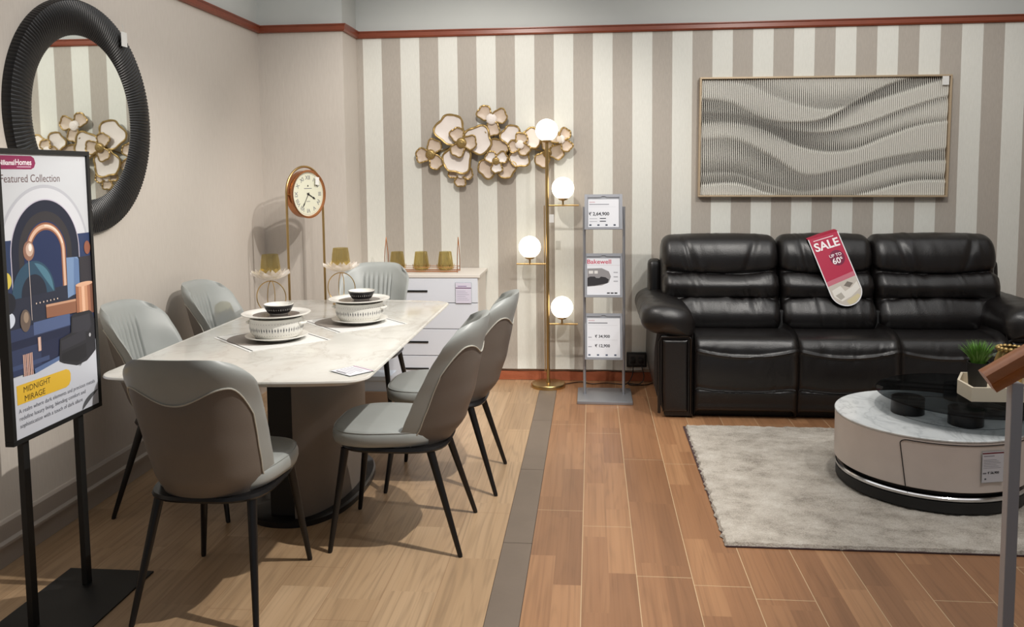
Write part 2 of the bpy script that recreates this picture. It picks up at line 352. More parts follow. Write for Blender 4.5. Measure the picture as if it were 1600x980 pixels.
# picture rail
prof = [(0, 2.423), (.014, 2.423), (.022, 2.433), (.022, 2.458), (.03, 2.464), (.03, 2.47), (0, 2.47)]
path = [((WX, -1.2), (1, 0)), ((WX, 5.51), (1, -1)), ((-1.648, 5.51), (1, -1)), ((-1.648, WY), (1, -1)), ((4.6, WY), (0, -1))]
vs = []; fs = []; K = len(prof)
for (px, py), (nx, ny) in path: vs += [(px+nx*d, py+ny*d, z) for d, z in prof]
for i in range(len(path)-1):
    for k in range(K): a = i*K+k; b = i*K+(k+1) % K; fs.append((a, b, b+K, a+K))
struct('trim_2', MB().add(vs, fs), ['trim'], smooth=0)
# left skirting in two steps
mb = MB()
pr = [(0, 0), (.012, 0), (.012, .082), (.03, .086), (.03, .096), (.016, .104), (.014, .165), (.006, .176), (0, .178)]
vs = [(WX+d, y, z) for y in (-1.2, 5.51) for d, z in pr]; K = len(pr); fs = [(k, k+1, K+k+1, K+k) for k in range(K-1)]+[tuple(range(K)), tuple(range(K, 2*K))]
struct('baseboard_left', MB().add(vs, fs), ['base_l'], smooth=0)
mb = MB()
def sk(u, v):
    x = -1.63+u*6.2; z = .002+v*(.062+.008*noise.noise(Vector((x*5, 0, 3)))); return (x, WY-.012-.004*noise.noise(Vector((x*9, v*3, 1))), z)
mb.grid(sk, 240, 5); mb.grid(lambda u, v: (-1.63+u*6.2, WY-.012+v*.02, .064+.008*noise.noise(Vector(((-1.63+u*6.2)*5, 0, 3)))), 240, 2)
struct('baseboard_back', mb, ['skirt'])
# loose lower edge of the wallpaper
mb = MB()
def lw(u, v):
    x = -1.0+u*1.35; k = (1-v)**2; return (x, WY-.004-k*(.014+.012*noise.noise(Vector((x*6, 0, 9)))), .082+v*.09+.006*noise.noise(Vector((x*4, 1, 2)))*(1-v))
mb.grid(lw, 80, 8)
struct('trim_3', mb, ['stripes'])

# ================================================================== RUG
def f_rug(u, v):
    x = .535+u*2.3; y = 3.225+v*1.55; e = min(u, 1-u, v*.7, (1-v)*.7)*2.3
    return (x-.016*(1-v)+(.012*noise.noise(Vector((x*30, y*30, 0))) if e < .01 else 0), y+(.006*noise.noise(Vector((x*25, y*25, 5))) if e < .01 else 0), .004 if e < .001 else .017+.004*noise.noise(Vector((x*40, y*40, 0)))+.0035*noise.noise(Vector((x*11, y*11, 3))))
mb = MB().grid(f_rug, 260, 190)
r = thing('area_rug', 'beige grey shaggy area rug lying under the round coffee table', 'rug', (.535, 3.225, 0))
mb.build('pile', 'rug', r, world=True); MB().box(.523, 2.84, 3.221, 4.778, .0005, .006).build('backing', 'rug_edge', r, world=True, smooth=0)

# ================================================================== DINING CHAIR
def itp(tab, v):
    for (a, x), (b, y) in zip(tab[:-1], tab[1:]):
        if v <= b: f = (v-a)/(b-a); return x+(y-x)*(f*f*(3-2*f)*.35+f*.65)
    return tab[-1][1]
YC = [(0, -.185), (.17, -.248), (.42, -.288), (.7, -.316), (.93, -.345), (1, -.352)]
DD = [(0, .185), (.14, .212), (.39, .205), (.61, .176), (.86, .136), (1, .10)]
WW = [(0, .194), (.3, .206), (.6, .215), (.85, .221), (1, .217)]
def shell(u, v):
    w_ = itp(WW, v)*(1-.20*max(0, (v-.84)/.16)**2.6); a = abs(u)
    z = .412+v*(.50-.035*a**4)
    x = math.sin(a*PI/2)**.95 if a < 1 else 1
    return Vector((w_*math.copysign(x*.4+a*.6, u), itp(YC, v)+itp(DD, v)*a**2.5, z))
def shn(u, v):
    e = .004; a = shell(min(1, u+e), v)-shell(max(-1, u-e), v); b = shell(u, min(1, v+e))-shell(u, max(0, v-e)); n = a.cross(b).normalized(); return n
def make_chair(label):
    t = thing('dining_chair', label, 'chair')
    # seat
    mb = MB(); pr = [(0, .418), (.9, .418), (.975, .425), (1.0, .442), (1.0, .462), (.985, .472), (.955, .482), (.9, .487), (.6, .492), (.3, .494), (0, .495)]
    n = 64; vs = []
    for i in range(n):
        a = 2*PI*i/n; ca, sa = math.cos(a), math.sin(a); q = (abs(ca)**3.4+abs(sa)**3.4)**(-1/3.4)
        for rr, z in pr: vs.append((rr*q*ca*(.222-.026*max(0, min(1, .25-sa))), .035+rr*q*sa*(.238 if sa > 0 else .20), z))
    K = len(pr); mb.add(vs, [(i*K+k, ((i+1) % n)*K+k, ((i+1) % n)*K+k+1, i*K+k+1) for i in range(n) for k in range(K-1)])
    seat = mb.build('seat', 'sage', t, smooth=60)
    pts = []
    for i in range(n):
        a = 2*PI*i/n; ca, sa = math.cos(a), math.sin(a); q = (abs(ca)**3.4+abs(sa)**3.4)**(-1/3.4)
        if sa > -.55: pts.append((a, (.972*q*ca*(.222-.026*max(0, min(1, .25-sa))), .035+.972*q*sa*(.238 if sa > 0 else .20), .4785)))
    pts = [p for a, p in sorted(pts, key=lambda k: (k[0]+PI/2) % (2*PI))]
    MB().tube(pts, .0022, 6).build('seat_seam', 'sage', seat)
    # padded back
    mb = MB(); NU, NV = 220, 30
    def back(i, v):
        u = i/(NU/2); 
        if u <= 1: uu = -1+2*u; outer = True
        else: uu = 1-2*(u-1); outer = False
        p = shell(uu, v); n = shn(uu, v)
        ed = math.sqrt(max(0, 1-abs(uu)**10))*math.sqrt(max(0, 1-v**26)) ; th = .004+(.012+.03*(1-abs(uu)**3)*(1-.45*v))*ed
        if outer: return p+n*.004*ed
        g = 0
        if .06 < v < .86:
            for c in (-.36, -.24, -.12, 0, .12, .24, .36): g += math.exp(-((uu-c-.0)/.021)**2)
            g *= min(1, (v-.06)*8, (.86-v)*8)*1.0
        return p-n*(th-.013*g)
    mb.grid(lambda a, b: back(a*NU, b), NU, NV, cu=True)
    mb.add([back(i, 1.) for i in range(NU)], [(i, i+1, NU-1-(i+1), NU-1-i) for i in range(NU//2-1)]); mb.add([back(i, 0.) for i in range(NU)], [(i, i+1, NU-1-(i+1), NU-1-i) for i in range(NU//2-1)])
    mb.build('backrest', 'sage', t, smooth=50)
    # taupe outer panel
    def vt(s):
        a = abs(s); v = .70+.11*math.sin(PI/2*min(1, a/.74))**2
        if a > .74: v = .81-.20*((a-.74)/.26)**2.4
        return v
    def pan(s, tt): u = s*.86; v = tt*vt(s); k = math.sqrt(max(0, 1-s**14))*math.sqrt(max(0, 1-tt**14)); return shell(u, v)+shn(u, v)*(.0035+.003*k)
    mb = MB().grid(lambda a, b: pan(-1+2*a, b), 50, 22); ob = mb.build('outer_back_panel', 'taupe', t, smooth=60); ob['label'] = 'taupe leather panel on the outside of the back'
    edge = [pan(-1, k/20)+shn(-.86, k/20*vt(-1))*.002 for k in range(20)]+[pan(-1+2*k/46, 1)+shn((-1+2*k/46)*.86, vt(-1+2*k/46))*.002 for k in range(47)]+[pan(1, 1-k/20)+shn(.86, (1-k/20)*vt(1))*.002 for k in range(1, 21)]
    ob = MB().tube(edge, .0028, 6).build('back_piping', 'piping', t); ob['label'] = 'pale piping between the two leathers'
    # frame and legs
    mb = MB(); mb.lathe([(.80, .400), (.93, .400), (.95, .408), (.93, .419), (.80, .419), (.80, .400)], (0, .02, 0), 48, .222, .232, ex=3.4)
    mb.tube([shell(u, 0)+Vector((0, 0, -.008)) for u in [-.9+.1*k for k in range(19)]], .009, 8)
    mb.build('seat_frame', 'blackm', t)
    for sx in (-1, 1):
        for (ty, fy, tx, fx) in ((.20, .258, .165, .213), (-.135, -.258, .160, .212)):
            a = Vector((sx*tx, ty, .406)); b = Vector((sx*fx, fy, .0)); d = (b-a)
            MB().cone(a, a+d*.985, .0165, .0095, 14).cone(a+d*.985, b, .0085, .008, 12, mi=1).build('leg', ['blackm', 'blackmat'], t)
    return t
GC = 'dining chairs around the marble table'
c0 = make_chair('grey leather dining chair nearest the camera at the table end, seen from behind'); c0['group'] = GC
c0.location = (-1.29, 2.74, 0)
for lab, x, y, rz in (
    ('grey leather dining chair on the right side of the table, nearer the camera', -.762, 3.275, 90),
    ('grey leather dining chair on the right of the table, farther back, nearer the lamp', -.695, 3.89, 90),
    ('grey leather dining chair on the left wall side, directly behind the poster stand', -1.80, 3.52, -90),
    ('grey leather dining chair on the left wall side, second from the poster stand', -1.80, 4.245, -90),
    ('grey leather dining chair at the far table end, facing the camera', -1.352, 4.86, 180)):
    o = copy_tree(c0); o.location = (x, y, 0); o.rotation_euler = (0, 0, math.radians(rz)); o['label'] = lab

# ================================================================== DINING TABLE
TX, TY = -1.297, 3.725
t = thing('dining_table', 'long dining table with pale marble top and taupe pedestal', 'table', (TX, TY, 0))
def outline(inset, n=24):
    hw, hl, r = .502-inset, .905-inset, .075; pts = []
    for cx, cy, a0 in ((hw-r, hl-r, 0), (-hw+r, hl-r, 90), (-hw+r, -hl+r, 180), (hw-r, -hl+r, 270)):
        for k in range(9): a = math.radians(a0+90*k/8); pts.append((cx+r*math.cos(a), cy+r*math.sin(a)))
        if a0 in (0, 180):
            s_ = 1 if a0 == 0 else -1
            for k in range(1, 8): x = (hw-r)*(1-2*k/8)*s_; pts.append((x, 1e-9+s_*hl))
    return [(x, y+(.05*(1-(x/hw)**2) if y > 0 else -.05*(1-(x/hw)**2)) if abs(y) > hl-r else y) for x, y in pts]
rings = [(outline(.0), .743), (outline(.002), .748), (outline(.006), .75)]
lo = [(outline(.0), .741), (outline(.035), .722)]
mb = MB(); n = len(rings[0][0]); allr = [lo[1], lo[0], rings[0], rings[1], rings[2]]
vs = [(x, y, z) for pts, z in allr for x, y in pts]
fs = [(r_*n+i, r_*n+(i+1) % n, (r_+1)*n+(i+1) % n, (r_+1)*n+i) for r_ in range(len(allr)-1) for i in range(n)]+[tuple(range(n)), tuple(range(4*n, 5*n))]
mb.add(vs, fs); mb.build('tabletop', 'marble', t, smooth=20)
mb = MB().lathe([(0, 0), (1, 0), (1, .022), (.97, .03), (0, .03)], (0, .0, 0), 64, .245, .46, ex=2.4); mb.build('plinth', 'blackm', t)
# curved taupe shells (right and left) around a black core
def shellwall(sgn, a0, a1, name):
    mb = MB(); N = 40
    def P(k, r_, z): 
        a = a0+(a1-a0)*k/N; return (sgn*.205*r_*math.cos(a)**.8 if math.cos(a) > 0 else 0, .44*r_*math.sin(a), z)
    vs = []
    for k in range(N+1): vs += [P(k, 1, .03), P(k, 1, .70), P(k, .86, .70), P(k, .86, .03)]
    fs = [(4*k+j, 4*k+(j+1) % 4, 4*k+4+(j+1) % 4, 4*k+4+j) for k in range(N) for j in range(4)]+[(0, 1, 2, 3), (4*N, 4*N+1, 4*N+2, 4*N+3)]
    mb.add(vs, fs); return mb.build(name, 'taupe', t, smooth=30)
shellwall(1, -1.38, 1.38, 'pedestal_shell'); shellwall(-1, -.1, 1.1, 'pedestal_shell')
MB().box(-.062, .05, -.405, .405, .03, .722, .004).box(-.12, .12, -.3, .3, .70, .722).build('pedestal_core', 'blackmat', t, smooth=0)
# price card lying on the table corner
s = thing('price_card', 'flat price card in clear sleeve at the near right corner of marble table', 'card', (-.875, 2.945, .75), math.radians(-38))
MB().box(-.065, .065, -.06, .06, .0005, .003).build('sleeve', 'clear', s, smooth=0)
q = Sheet((-.06, -.055, .003), (1, 0, 0), (0, 1, 0)); q.rect(0, .12, 0, .11, (226, 226, 232)).rect(.0, .12, .098, .104, (150, 90, 120))
for k in range(5): q.rect(.01, .1-.01*(k % 3), .02+.015*k, .0225+.015*k, (150, 150, 160))
q.rect(.02, .08, .008, .014, (110, 110, 118)); q.build('printed_sheet', s)

# ================================================================== PLACE SETTINGS
def placemat(cx, cy, rz, label):
    o = thing('placemat', label, 'placemat', (cx, cy, .7502), rz, 'placemats on the marble table')
    MB().box(-.185, .185, -.20, .20, 0, .0015).build('mat', 'mat_w', o, smooth=0)
    q = Sheet((0, 0, .0015), (1, 0, 0), (0, 1, 0)); q.ell(-.02, .03, .16, .165, 'mat_g'); 
    for e in (1, -1): q.rect(e*.17-.003, e*.17+.003, -.2, .2, 'ink')
    q.build('grey_disc_print', o)
placemat(-1.41, 3.525, math.radians(45), 'white placemat with grey disc under the nearer stack of dishes'); placemat(-1.155, 3.94, math.radians(42), 'white placemat with grey disc under the farther stack of dishes')
def setting(cx, cy, w1):
    z = .7522
    p = thing('dinner_plate', 'white dinner plate under the bowl on the %s placemat' % w1, 'plate', (cx, cy, z), 0, 'dishes in two stacks')
    MB().lathe([(0, 0), (.08, 0), (.085, .004), (.125, .016), (.135, .019), (.1355, .022), (.13, .023), (.09, .012), (0, .010)], n=56).build('plate', 'porcelain', p)
    b = thing('serving_bowl', 'white serving bowl with grey leaf pattern in the %s stack of dishes' % w1, 'bowl', (cx, cy, z+.0105), 0, 'dishes in two stacks')
    MB().lathe([(0, .0), (.07, 0), (.095, .006), (.112, .03), (.117, .06), (.114, .078), (.116, .088), (.112, .09), (.109, .078), (.111, .06), (.105, .03), (.085, .012), (0, .008)], n=64).build('bowl', 'porcelain', b)
    mb = MB()
    for k in range(60):
        a = 2*PI*k/60; h = .012+.006*(k % 2)
        for (zz, ww, hh) in ((.045, .0026, h*1.45), (.022, .0012, .004), (.072, .0012, .004)):
            rr = (.1155 if zz < .05 else .1175); ra = rr+.0008
            def pt(da, z_): 
                rz_ = .112+(.117-.112)*min(1, max(0, (z_-.03)/.03)) ; return ((rz_+.0006)*math.cos(a+da), (rz_+.0006)*math.sin(a+da), z_)
            d = ww/rr
            mb.add([pt(0, zz-hh/2), pt(d, zz), pt(0, zz+hh/2), pt(-d, zz)], [(0, 1, 2, 3)])
    mb.build('leaf_pattern', 'leafink', b, smooth=0, weld=0)
    for sg in (1, -1):
        MB().tube([(sg*(.112+.02*math.sin(PI*k/8)), .03*math.cos(PI*k/8), .066) for k in range(9)], .005, 8).build('handle', 'porcelain', b)
    d = thing('rimmed_plate', 'wide rimmed plate with dark centre on top of the %s serving bowl' % w1, 'plate', (cx, cy, z+.1012), 0, 'dishes in two stacks')
    MB().lathe([(0, 0), (.09, 0), (.10, .006), (.147, .014), (.148, .018), (.143, .019), (.103, .012), (.1, .0085), (0, .0085)], n=64).build('plate', 'porcelain', d)
    MB().lathe([(0, .009), (.1, .009), (.1, .0094), (0, .0096)], n=48).build('dark_centre', 'darkplate', d)
    e = thing('small_bowl', 'small black and white patterned bowl topping the %s stack of dishes' % w1, 'bowl', (cx+.012, cy, z+.1112), 0, 'dishes in two stacks')
    MB().lathe([(0, 0), (.036, 0), (.04, .004), (.05, .014), (.06, .032), (.0635, .046), (.061, .0465), (.057, .033), (.046, .015), (.03, .008), (0, .008)], n=56).build('bowl', 'porcelain', e)
    MB().lathe([(.0452, .0075), (.0508, .0145), (.0606, .032), (.0636, .0425)], n=56).build('black_band', 'ink', e)
    mb = MB()
    for k in range(36):
        a = 2*PI*k/36; rr = .0585; q1 = lambda da, z_: ((.0508+(z_-.0145)/.0175*.0098+.0006)*math.cos(a+da), (.0508+(z_-.0145)/.0175*.0098+.0006)*math.sin(a+da), z_)
        hh = .004 if k % 3 else .006; mb.add([q1(0, .024-hh), q1(.028, .024), q1(0, .024+hh), q1(-.028, .024)], [(0, 1, 2, 3)])
    mb.build('white_motif', 'porcelain', e, smooth=0, weld=0)
setting(-1.382, 3.515, 'nearer'); setting(-1.130, 3.945, 'farther')

# ================================================================== LILY CANDLE HOLDERS ON TABLE
def candle_stand(x, y, label, lab2):
    o = thing('candle_stand', label, 'candle holder', (x, y, .75), 0, 'lily candle stands on the marble table')
    MB().lathe([(0, 0), (.05, 0), (.05, .004), (.045, .006), (0, .006)], n=32).build('base', 'gold', o)
    mb = MB(); mb.tube([(.078*math.sin(2*PI*k/40), 0, .092-.084*math.cos(2*PI*k/40)) for k in range(40)], .0028, 8, closed=True)
    mb.tube([(0, .05*math.sin(2*PI*k/32), .092-.084*math.cos(2*PI*k/32)) for k in range(32)], .0022, 8, closed=True); mb.build('wire_rings', 'gold', o)
    mb = MB()
    for lay, (n_, r1, z1, wd) in enumerate(((8, .105, .048, .036), (8, .075, .06, .03))):
        for k in range(n_):
            a = 2*PI*k/n_+lay*.39
            def pet(u, v):
                rr = .012+(r1-.012)*v; ww = wd*math.sin(PI*min(1, v*.86+.07))*(u-.5)*2; z_ = .182+(z1-.012)*v**1.7+.012*(abs(u-.5)*2)**2
                return (rr*math.cos(a)-ww*math.sin(a), rr*math.sin(a)+ww*math.cos(a), z_)
            mb.grid(pet, 7, 9)
    mb.build('lily_dish', 'lily', o)
    g = thing('votive_glass', lab2, 'glass', (x, y, .94), 0, 'amber votive glasses')
    MB().lathe([(0, 0), (.042, 0), (.05, .008), (.052, .03), (.047, .09), (.041, .125), (.0395, .125), (.045, .09), (.05, .03), (.047, .01), (.04, .004), (0, .004)], n=40).build('glass', 'amber', g)
candle_stand(-1.655, 4.15, 'gold ring candle stand with pearl lily dish, left of the two on the table', 'amber votive glass in the left lily candle stand on the table')
candle_stand(-1.395, 4.52, 'gold ring candle stand with pearl lily dish, right of the two on the table', 'amber votive glass in the right lily candle stand on the table')

# ================================================================== WHITE CHEST OF DRAWERS
CX0, CX1, CY0 = -1.60, -.745, 5.42
t = thing('chest_of_drawers', 'white chest of drawers with black bar handles against striped wall', 'chest of drawers', ((CX0+CX1)/2, 5.62, 0))
MB().box(CX0+.004, CX1-.004, CY0+.018, 5.505, .06, .784).box(-1.64, CX1-.004, 5.505, 5.83, .06, .784).box(CX0+.03, CX1-.03, CY0+.04, 5.5, 0, .06).build('carcass', 'white_side', t, smooth=0, world=True)
MB().box(CX0, CX1+.01, CY0-.004, 5.505, .784, .804, .002).box(-1.645, CX1+.01, 5.503, 5.835, .784, .804, .002).build('top_board', 'white_side', t, smooth=0, world=True)
for z0, z1 in ((.618, .781), (.443, .613), (.262, .438), (.075, .257)):
    d = MB().box(CX0+.006, CX1-.006, CY0, CY0+.018, z0, z1, .0015).build('drawer', 'white', t, smooth=0, world=True)
    MB().box(-1.255, -1.087, CY0-.006, CY0-.0005, z1-.092, z1-.080, .001).build('handle', 'blackmat', d, smooth=0, world=True)
s = thing('price_card', 'price card in clear stand on front of the white chest of drawers', 'card', (-.845, CY0-.004, .613))
MB().box(-.055, .055, -.003, -.0005, 0, .142).build('sleeve', 'clear', s, smooth=0)
q = Sheet((-.052, -.0032, .003), (1, 0, 0), (0, 0, 1)); q.rect(0, .104, 0, .136, (214, 210, 226)).rect(0, .104, .098, .104, (96, 56, 92)).rect(.014, .074, .110, .116, (150, 132, 168))
for k in range(6): q.rect(.008, .09-.012*(k % 3), .02+.012*k, .022+.012*k, (150, 150, 172))
q.build('printed_sheet', s)
# gold wire tray with three votive glasses
t = thing('wire_tray', 'gold wire tray with pointed arched ends on the white chest', 'tray', (-1.155, 5.6, .804))
mb = MB(); L, W_ = .25, .055
for e in (-1, 1):
    mb.tube([(e*L, W_*c, z) for c, z in [(-1, 0), (-1, .05), (-.9, .11), (-.6, .16), (-.25, .2), (0, .235), (.25, .2), (.6, .16), (.9, .11), (1, .05), (1, 0)]], .003, 6)
mb.tube([(-L, -W_, .008), (L, -W_, .008), (L, W_, .008), (-L, W_, .008)], .0035, 6, closed=True); mb.tube([(-L, -W_, .035), (L, -W_, .035), (L, W_, .035), (-L, W_, .035)], .002, 6, closed=True)
mb.build('wire_frame', 'rose', t)
mb = MB()
for k in range(41): x = -L+2*L*k/40; mb.tube([(x, -W_, .011), (x, W_, .011)], .0013, 5)
mb.build('wire_grid', 'rose', t)
for k, (x, w_) in enumerate(((-1.33, 'left'), (-1.163, 'middle'), (-.995, 'right'))):
    g = thing('votive_glass', 'amber votive glass, %s of the three in the wire tray' % w_, 'glass', (x, 5.6, .817), 0, 'amber votive glasses')
    MB().lathe([(0, 0), (.042, 0), (.051, .010), (.053, .035), (.047, .085), (.041, .125), (.0395, .125), (.045, .085), (.051, .035), (.047, .01), (.04, .004), (0, .004)], n=40).build('glass', 'amber', g)
    mb = MB()
    for j in range(7):
        a = 2*PI*j/7
        mb.tube([(r_*math.cos(a+da), r_*math.sin(a+da), z) for r_, da, z in ((.056, -.4, .006), (.059, -.2, .03), (.061, 0, .042), (.059, .2, .03), (.056, .4, .006))], .0014, 5)
    mb.build('lily_wire', 'gold', g)

# ================================================================== FLOOR CLOCK
th = math.radians(66); ex = Vector((math.cos(th), math.sin(th), 0)); nn = Vector((math.sin(th), -math.cos(th), 0)); ez = Vector((0, 0, 1))
CC = Vector((-1.80, 5.12, 1.352))
t = thing('floor_clock', 'tall gold floor clock with round cream face and two thin posts', 'clock', (CC.x, CC.y, 0))
B = Vector((CC.x, CC.y, 0))
for sg in (-1, 1): MB().cone(ex*sg*.161+ez*.02, ex*sg*.161+ez*1.36, .0075, .0075, 12).build('post', 'gold', t)
MB().tube([ex*.161*math.cos(PI*k/30)+ez*(1.36+.165*math.sin(PI*k/30)) for k in range(31)], .0075, 10).build('arch', 'gold', t)
mb = MB(); mb.prism([(-.19, -.10), (.19, -.10), (.19, .10), (-.19, .10)], ex, nn, ez, (0, 0, 0), 0, .02); mb.build('base', 'gold', t, smooth=0)
O = Vector((0, 0, CC.z))
def disc_ring(mb, prof, n=56, mi=0):   # prof: (radius, depth along nn)
    vs = []; K = len(prof)
    for i in range(n):
        a = 2*PI*i/n
        for r_, d in prof: vs.append(O+ex*r_*math.cos(a)+ez*r_*math.sin(a)+nn*d)
    mb.add(vs, [(i*K+k, ((i+1) % n)*K+k, ((i+1) % n)*K+k+1, i*K+k+1) for i in range(n) for k in range(K-1)], mi); return mb
dr = disc_ring(MB(), [(0, -.022), (.142, -.022), (.148, -.018), (.148, .028), (.152, .03), (.152, .036), (.141, .038), (.137, .026)]).build('drum', 'rose', t)
for sg in (-1, 1): MB().cone(O+ex*sg*.147, O+ex*sg*.162, .009, .009, 12).build('pivot', 'gold', t)
disc_ring(MB(), [(0, .0262), (.138, .0262)]).build('dial', 'clockf', t)
q = Sheet(O+nn*.0266, ex, ez)
for k, num in enumerate(('XII', 'I', 'II', 'III', 'IV', 'V', 'VI', 'VII', 'VIII', 'IX', 'X', 'XI')):
    a = PI/2-2*PI*k/12; u0, v0 = .106*math.cos(a), .106*math.sin(a)
    q2 = Sheet(O+nn*.0268+ex*u0+ez*v0, ex*math.sin(a)-ez*math.cos(a), ex*math.cos(a)+ez*math.sin(a)); q2.mats = q.mats; q2.mb = q.mb
    q2.text(num, 0, -.014, .036, 'greyink', align='CENTER', bold=.0004)
q.ring(0, 0, .129, .130, 'greyink').rect(-.034, .034, .034, .038, 'greyink').ell(0, .052, .005, .006, 'ink', n=12).rect(-.016, .016, -.047, -.044, 'greyink')
q.build('numerals', t)
def hand(a, L, w_, name):
    d = ex*math.sin(a)+ez*math.cos(a); s_ = ex*math.cos(a)-ez*math.sin(a); mb = MB()
    mb.prism([(-w_/2, -.012), (w_/2, -.012), (w_*.4, L*.6), (w_*1.1, L*.75), (0, L), (-w_*1.1, L*.75), (-w_*.4, L*.6)], s_, d, nn, O, .029, .0305); mb.build(name, 'ink', t, smooth=0)
hand(math.radians(118), .07, .006, 'hour_hand'); hand(math.radians(212), .1, .004, 'minute_hand')
MB().cone(O+nn*.028, O+nn*.033, .007, .006, 14).build('hand_boss', 'ink', t)
tg = tag(MB().prism([(.05, .06), (.082, .055), (.086, .104), (.054, .109)], ex, ez, nn, (CC.x, CC.y, CC.z), .042, .043).build('swing_tag', 'fabric_tag', smooth=0), 'small white swing tag hanging on the round clock face', 'tag')

# ================================================================== FLOOR LAMP
LX, LY = -.300, 5.655
t = thing('floor_lamp', 'brass floor lamp with four glowing round globes', 'lamp', (LX, LY, 0))
MB().lathe([(0, 0), (.117, 0), (.118, .004), (.118, .022), (.114, .027), (0, .028)], n=56).build('base', 'gold', t)
MB().cone((0, 0, .028), (0, 0, 1.68), .0115, .0115, 16).cone((0, 0, .028), (0, 0, .06), .016, .0115, 16).cone((-.02, .0, .10), (-.02, .0, 1.25), .0035, .0035, 8).build('pole', 'gold', t)
def globe(dx, z, arm):
    if arm:
        MB().cone((min(0, arm), 0, z-.116), (max(0, arm), 0, z-.116), .0058, .0058, 12).cone((dx, 0, z-.116), (dx, 0, z-.085), .0065, .0065, 10).build('arm', 'gold', t)
    h = MB().lathe([(0, -.085), (.012, -.085), (.030, -.078), (.034, -.070), (.036, -.062), (0, -.062)], (dx, 0, z), 28).build('globe_holder', 'gold', t)
    g = MB().ball((dx, 0, z), .076, nu=36, nv=22).build('globe', 'globe', t)
    l = bpy.data.lights.new('globe_light', 'POINT'); l.energy = 2.2; l.color = (1, .82, .58); l.shadow_soft_size = .075
    lo_ = bpy.data.objects.new('globe_light', l); COL.objects.link(lo_); lo_.parent = t; lo_.location = (dx, 0, z); g.visible_shadow = True
    g.visible_shadow = False if False else True
globe(0, 1.757, 0); globe(.107, 1.366, .215); globe(-.121, .967, -.212); globe(.097, .553, .205)
tag(MB().box(LX+.014, LX+.046, LY-.016, LY-.0145, 1.135, 1.19).build('swing_tag', 'fabric_tag', smooth=0), 'small white swing tag on the pole of the brass lamp', 'tag')

# ================================================================== WALL FLOWERS
t = thing('wall_flower_sculpture', 'gold edged flower wall sculpture with white and beige petals on striped wall', 'wall art', (-.70, WY, 1.62))
def fx(cx, cy):
    px = 620+cx/3.768; py = 140+cy/3.768
    return -.898+.00445*(px-722)+.0001*(py-222), 1.691-.00444*(py-222)-.000065*(px-722)
def petal(cx, cy, tx, ty, r, d, mat, rim=.0055):
    # lobed petal plate centred (cx,cy), narrow end pointing at (tx,ty)
    x, z = fx(cx, cy); bx, bz = fx(tx, ty); a0 = math.atan2(bz-z, bx-x); R = r*.00118; N = 44
    pts = []
    for k in range(N):
        a = 2*PI*k/N; q_ = 1+.075*math.cos(3*a+.3)+.05*math.sin(5*a)-.10*math.exp(-((abs(a-PI))/.3)**2)+.04*math.cos(2*a)
        pts.append((x+R*q_*math.cos(a+a0), z+R*q_*math.sin(a+a0)))
    yb = WY-d; mb = MB()
    vs = [(x, yb-.004, z)]+[(x+(p-x)*f, yb-.004-(.012*f**3), z+(q_-z)*f) for f in (.35, .7, .97) for p, q_ in pts]
    fs = [(0, 1+k, 1+(k+1) % N) for k in range(N)]+[(1+N*j+k, 1+N*j+(k+1) % N, 1+N*(j+1)+(k+1) % N, 1+N*(j+1)+k) for j in (0, 1) for k in range(N)]
    vs2 = [(p, yb+.002, q_) for p, q_ in pts]; o = len(vs); vs += vs2; fs += [(1+2*N+k, 1+2*N+(k+1) % N, o+(k+1) % N, o+k) for k in range(N)]+[tuple(range(o, o+N))]
    ob = mb.add(vs, fs).build('petal', mat, t, world=True)
    MB().tube([(p, yb-.015+.002*math.sin(k*1.7), q_) for k, (p, q_) in enumerate(pts)], lambda q__: rim*(.85+.3*abs(math.sin(q__*37))), 7, closed=True).build('petal_rim', 'antique', ob, world=True)
def centre(cx, cy, r, d, mat):
    x, z = fx(cx, cy); R = r*.00118
    MB().grid(lambda u, v: (x+R*math.sin(PI/2*v)*math.cos(2*PI*u), WY-d-.45*R*math.cos(PI/2*v)*(1+.08*math.sin(8*PI*v)), z+R*math.sin(PI/2*v)*math.sin(2*PI*u)), 28, 10, cu=True).build('flower_centre', mat, t, world=True)
def flower(c, pets, r, d, mat, cen=None, rim=.0055):
    for p in pets: petal(p[0], p[1], c[0], c[1], p[2] if len(p) > 2 else r, d, mat, rim)
    if cen: centre(c[0], c[1], cen[0], d+.012, cen[1])
flower((192, 382), [(146, 388), (216, 334), (224, 428)], 43, .035, 'petal_b', (30, 'antique'))
flower((368, 500), [(328, 490), (408, 495), (365, 540)], 34, .03, 'petal_b', (24, 'petal_w'))
flower((563, 175), [(524, 140), (614, 158), (568, 232)], 43, .04, 'petal_b', (33, 'petal_w'))
flower((385, 315), [(318, 238, 88), (478, 298, 84), (355, 410, 86)], 86, .05, 'petal_w', None, .0075)
flower((385, 315), [(362, 268), (434, 312), (362, 356)], 42, .075, 'petal_b', (31, 'antique'))
flower((583, 420), [(598, 345), (534, 462), (640, 462)], 58, .04, 'petal_b', None, .0065)
flower((583, 420), [(556, 398), (620, 400), (588, 458)], 34, .06, 'petal_w', (22, 'antique'))
flower((728, 325), [(678, 272), (792, 290), (724, 396)], 60, .05, 'petal_w', None, .0065)
flower((728, 325), [(738, 290), (696, 334), (752, 352)], 36, .07, 'petal_b', (27, 'petal_w'))
flower((885, 372), [(856, 412), (942, 366), (886, 322, 34)], 44, .035, 'petal_b', (27, 'antique'))
flower((968, 293), [(992, 262), (1000, 330), (936, 282)], 34, .05, 'petal_b', (26, 'petal_w'))
mb = MB()
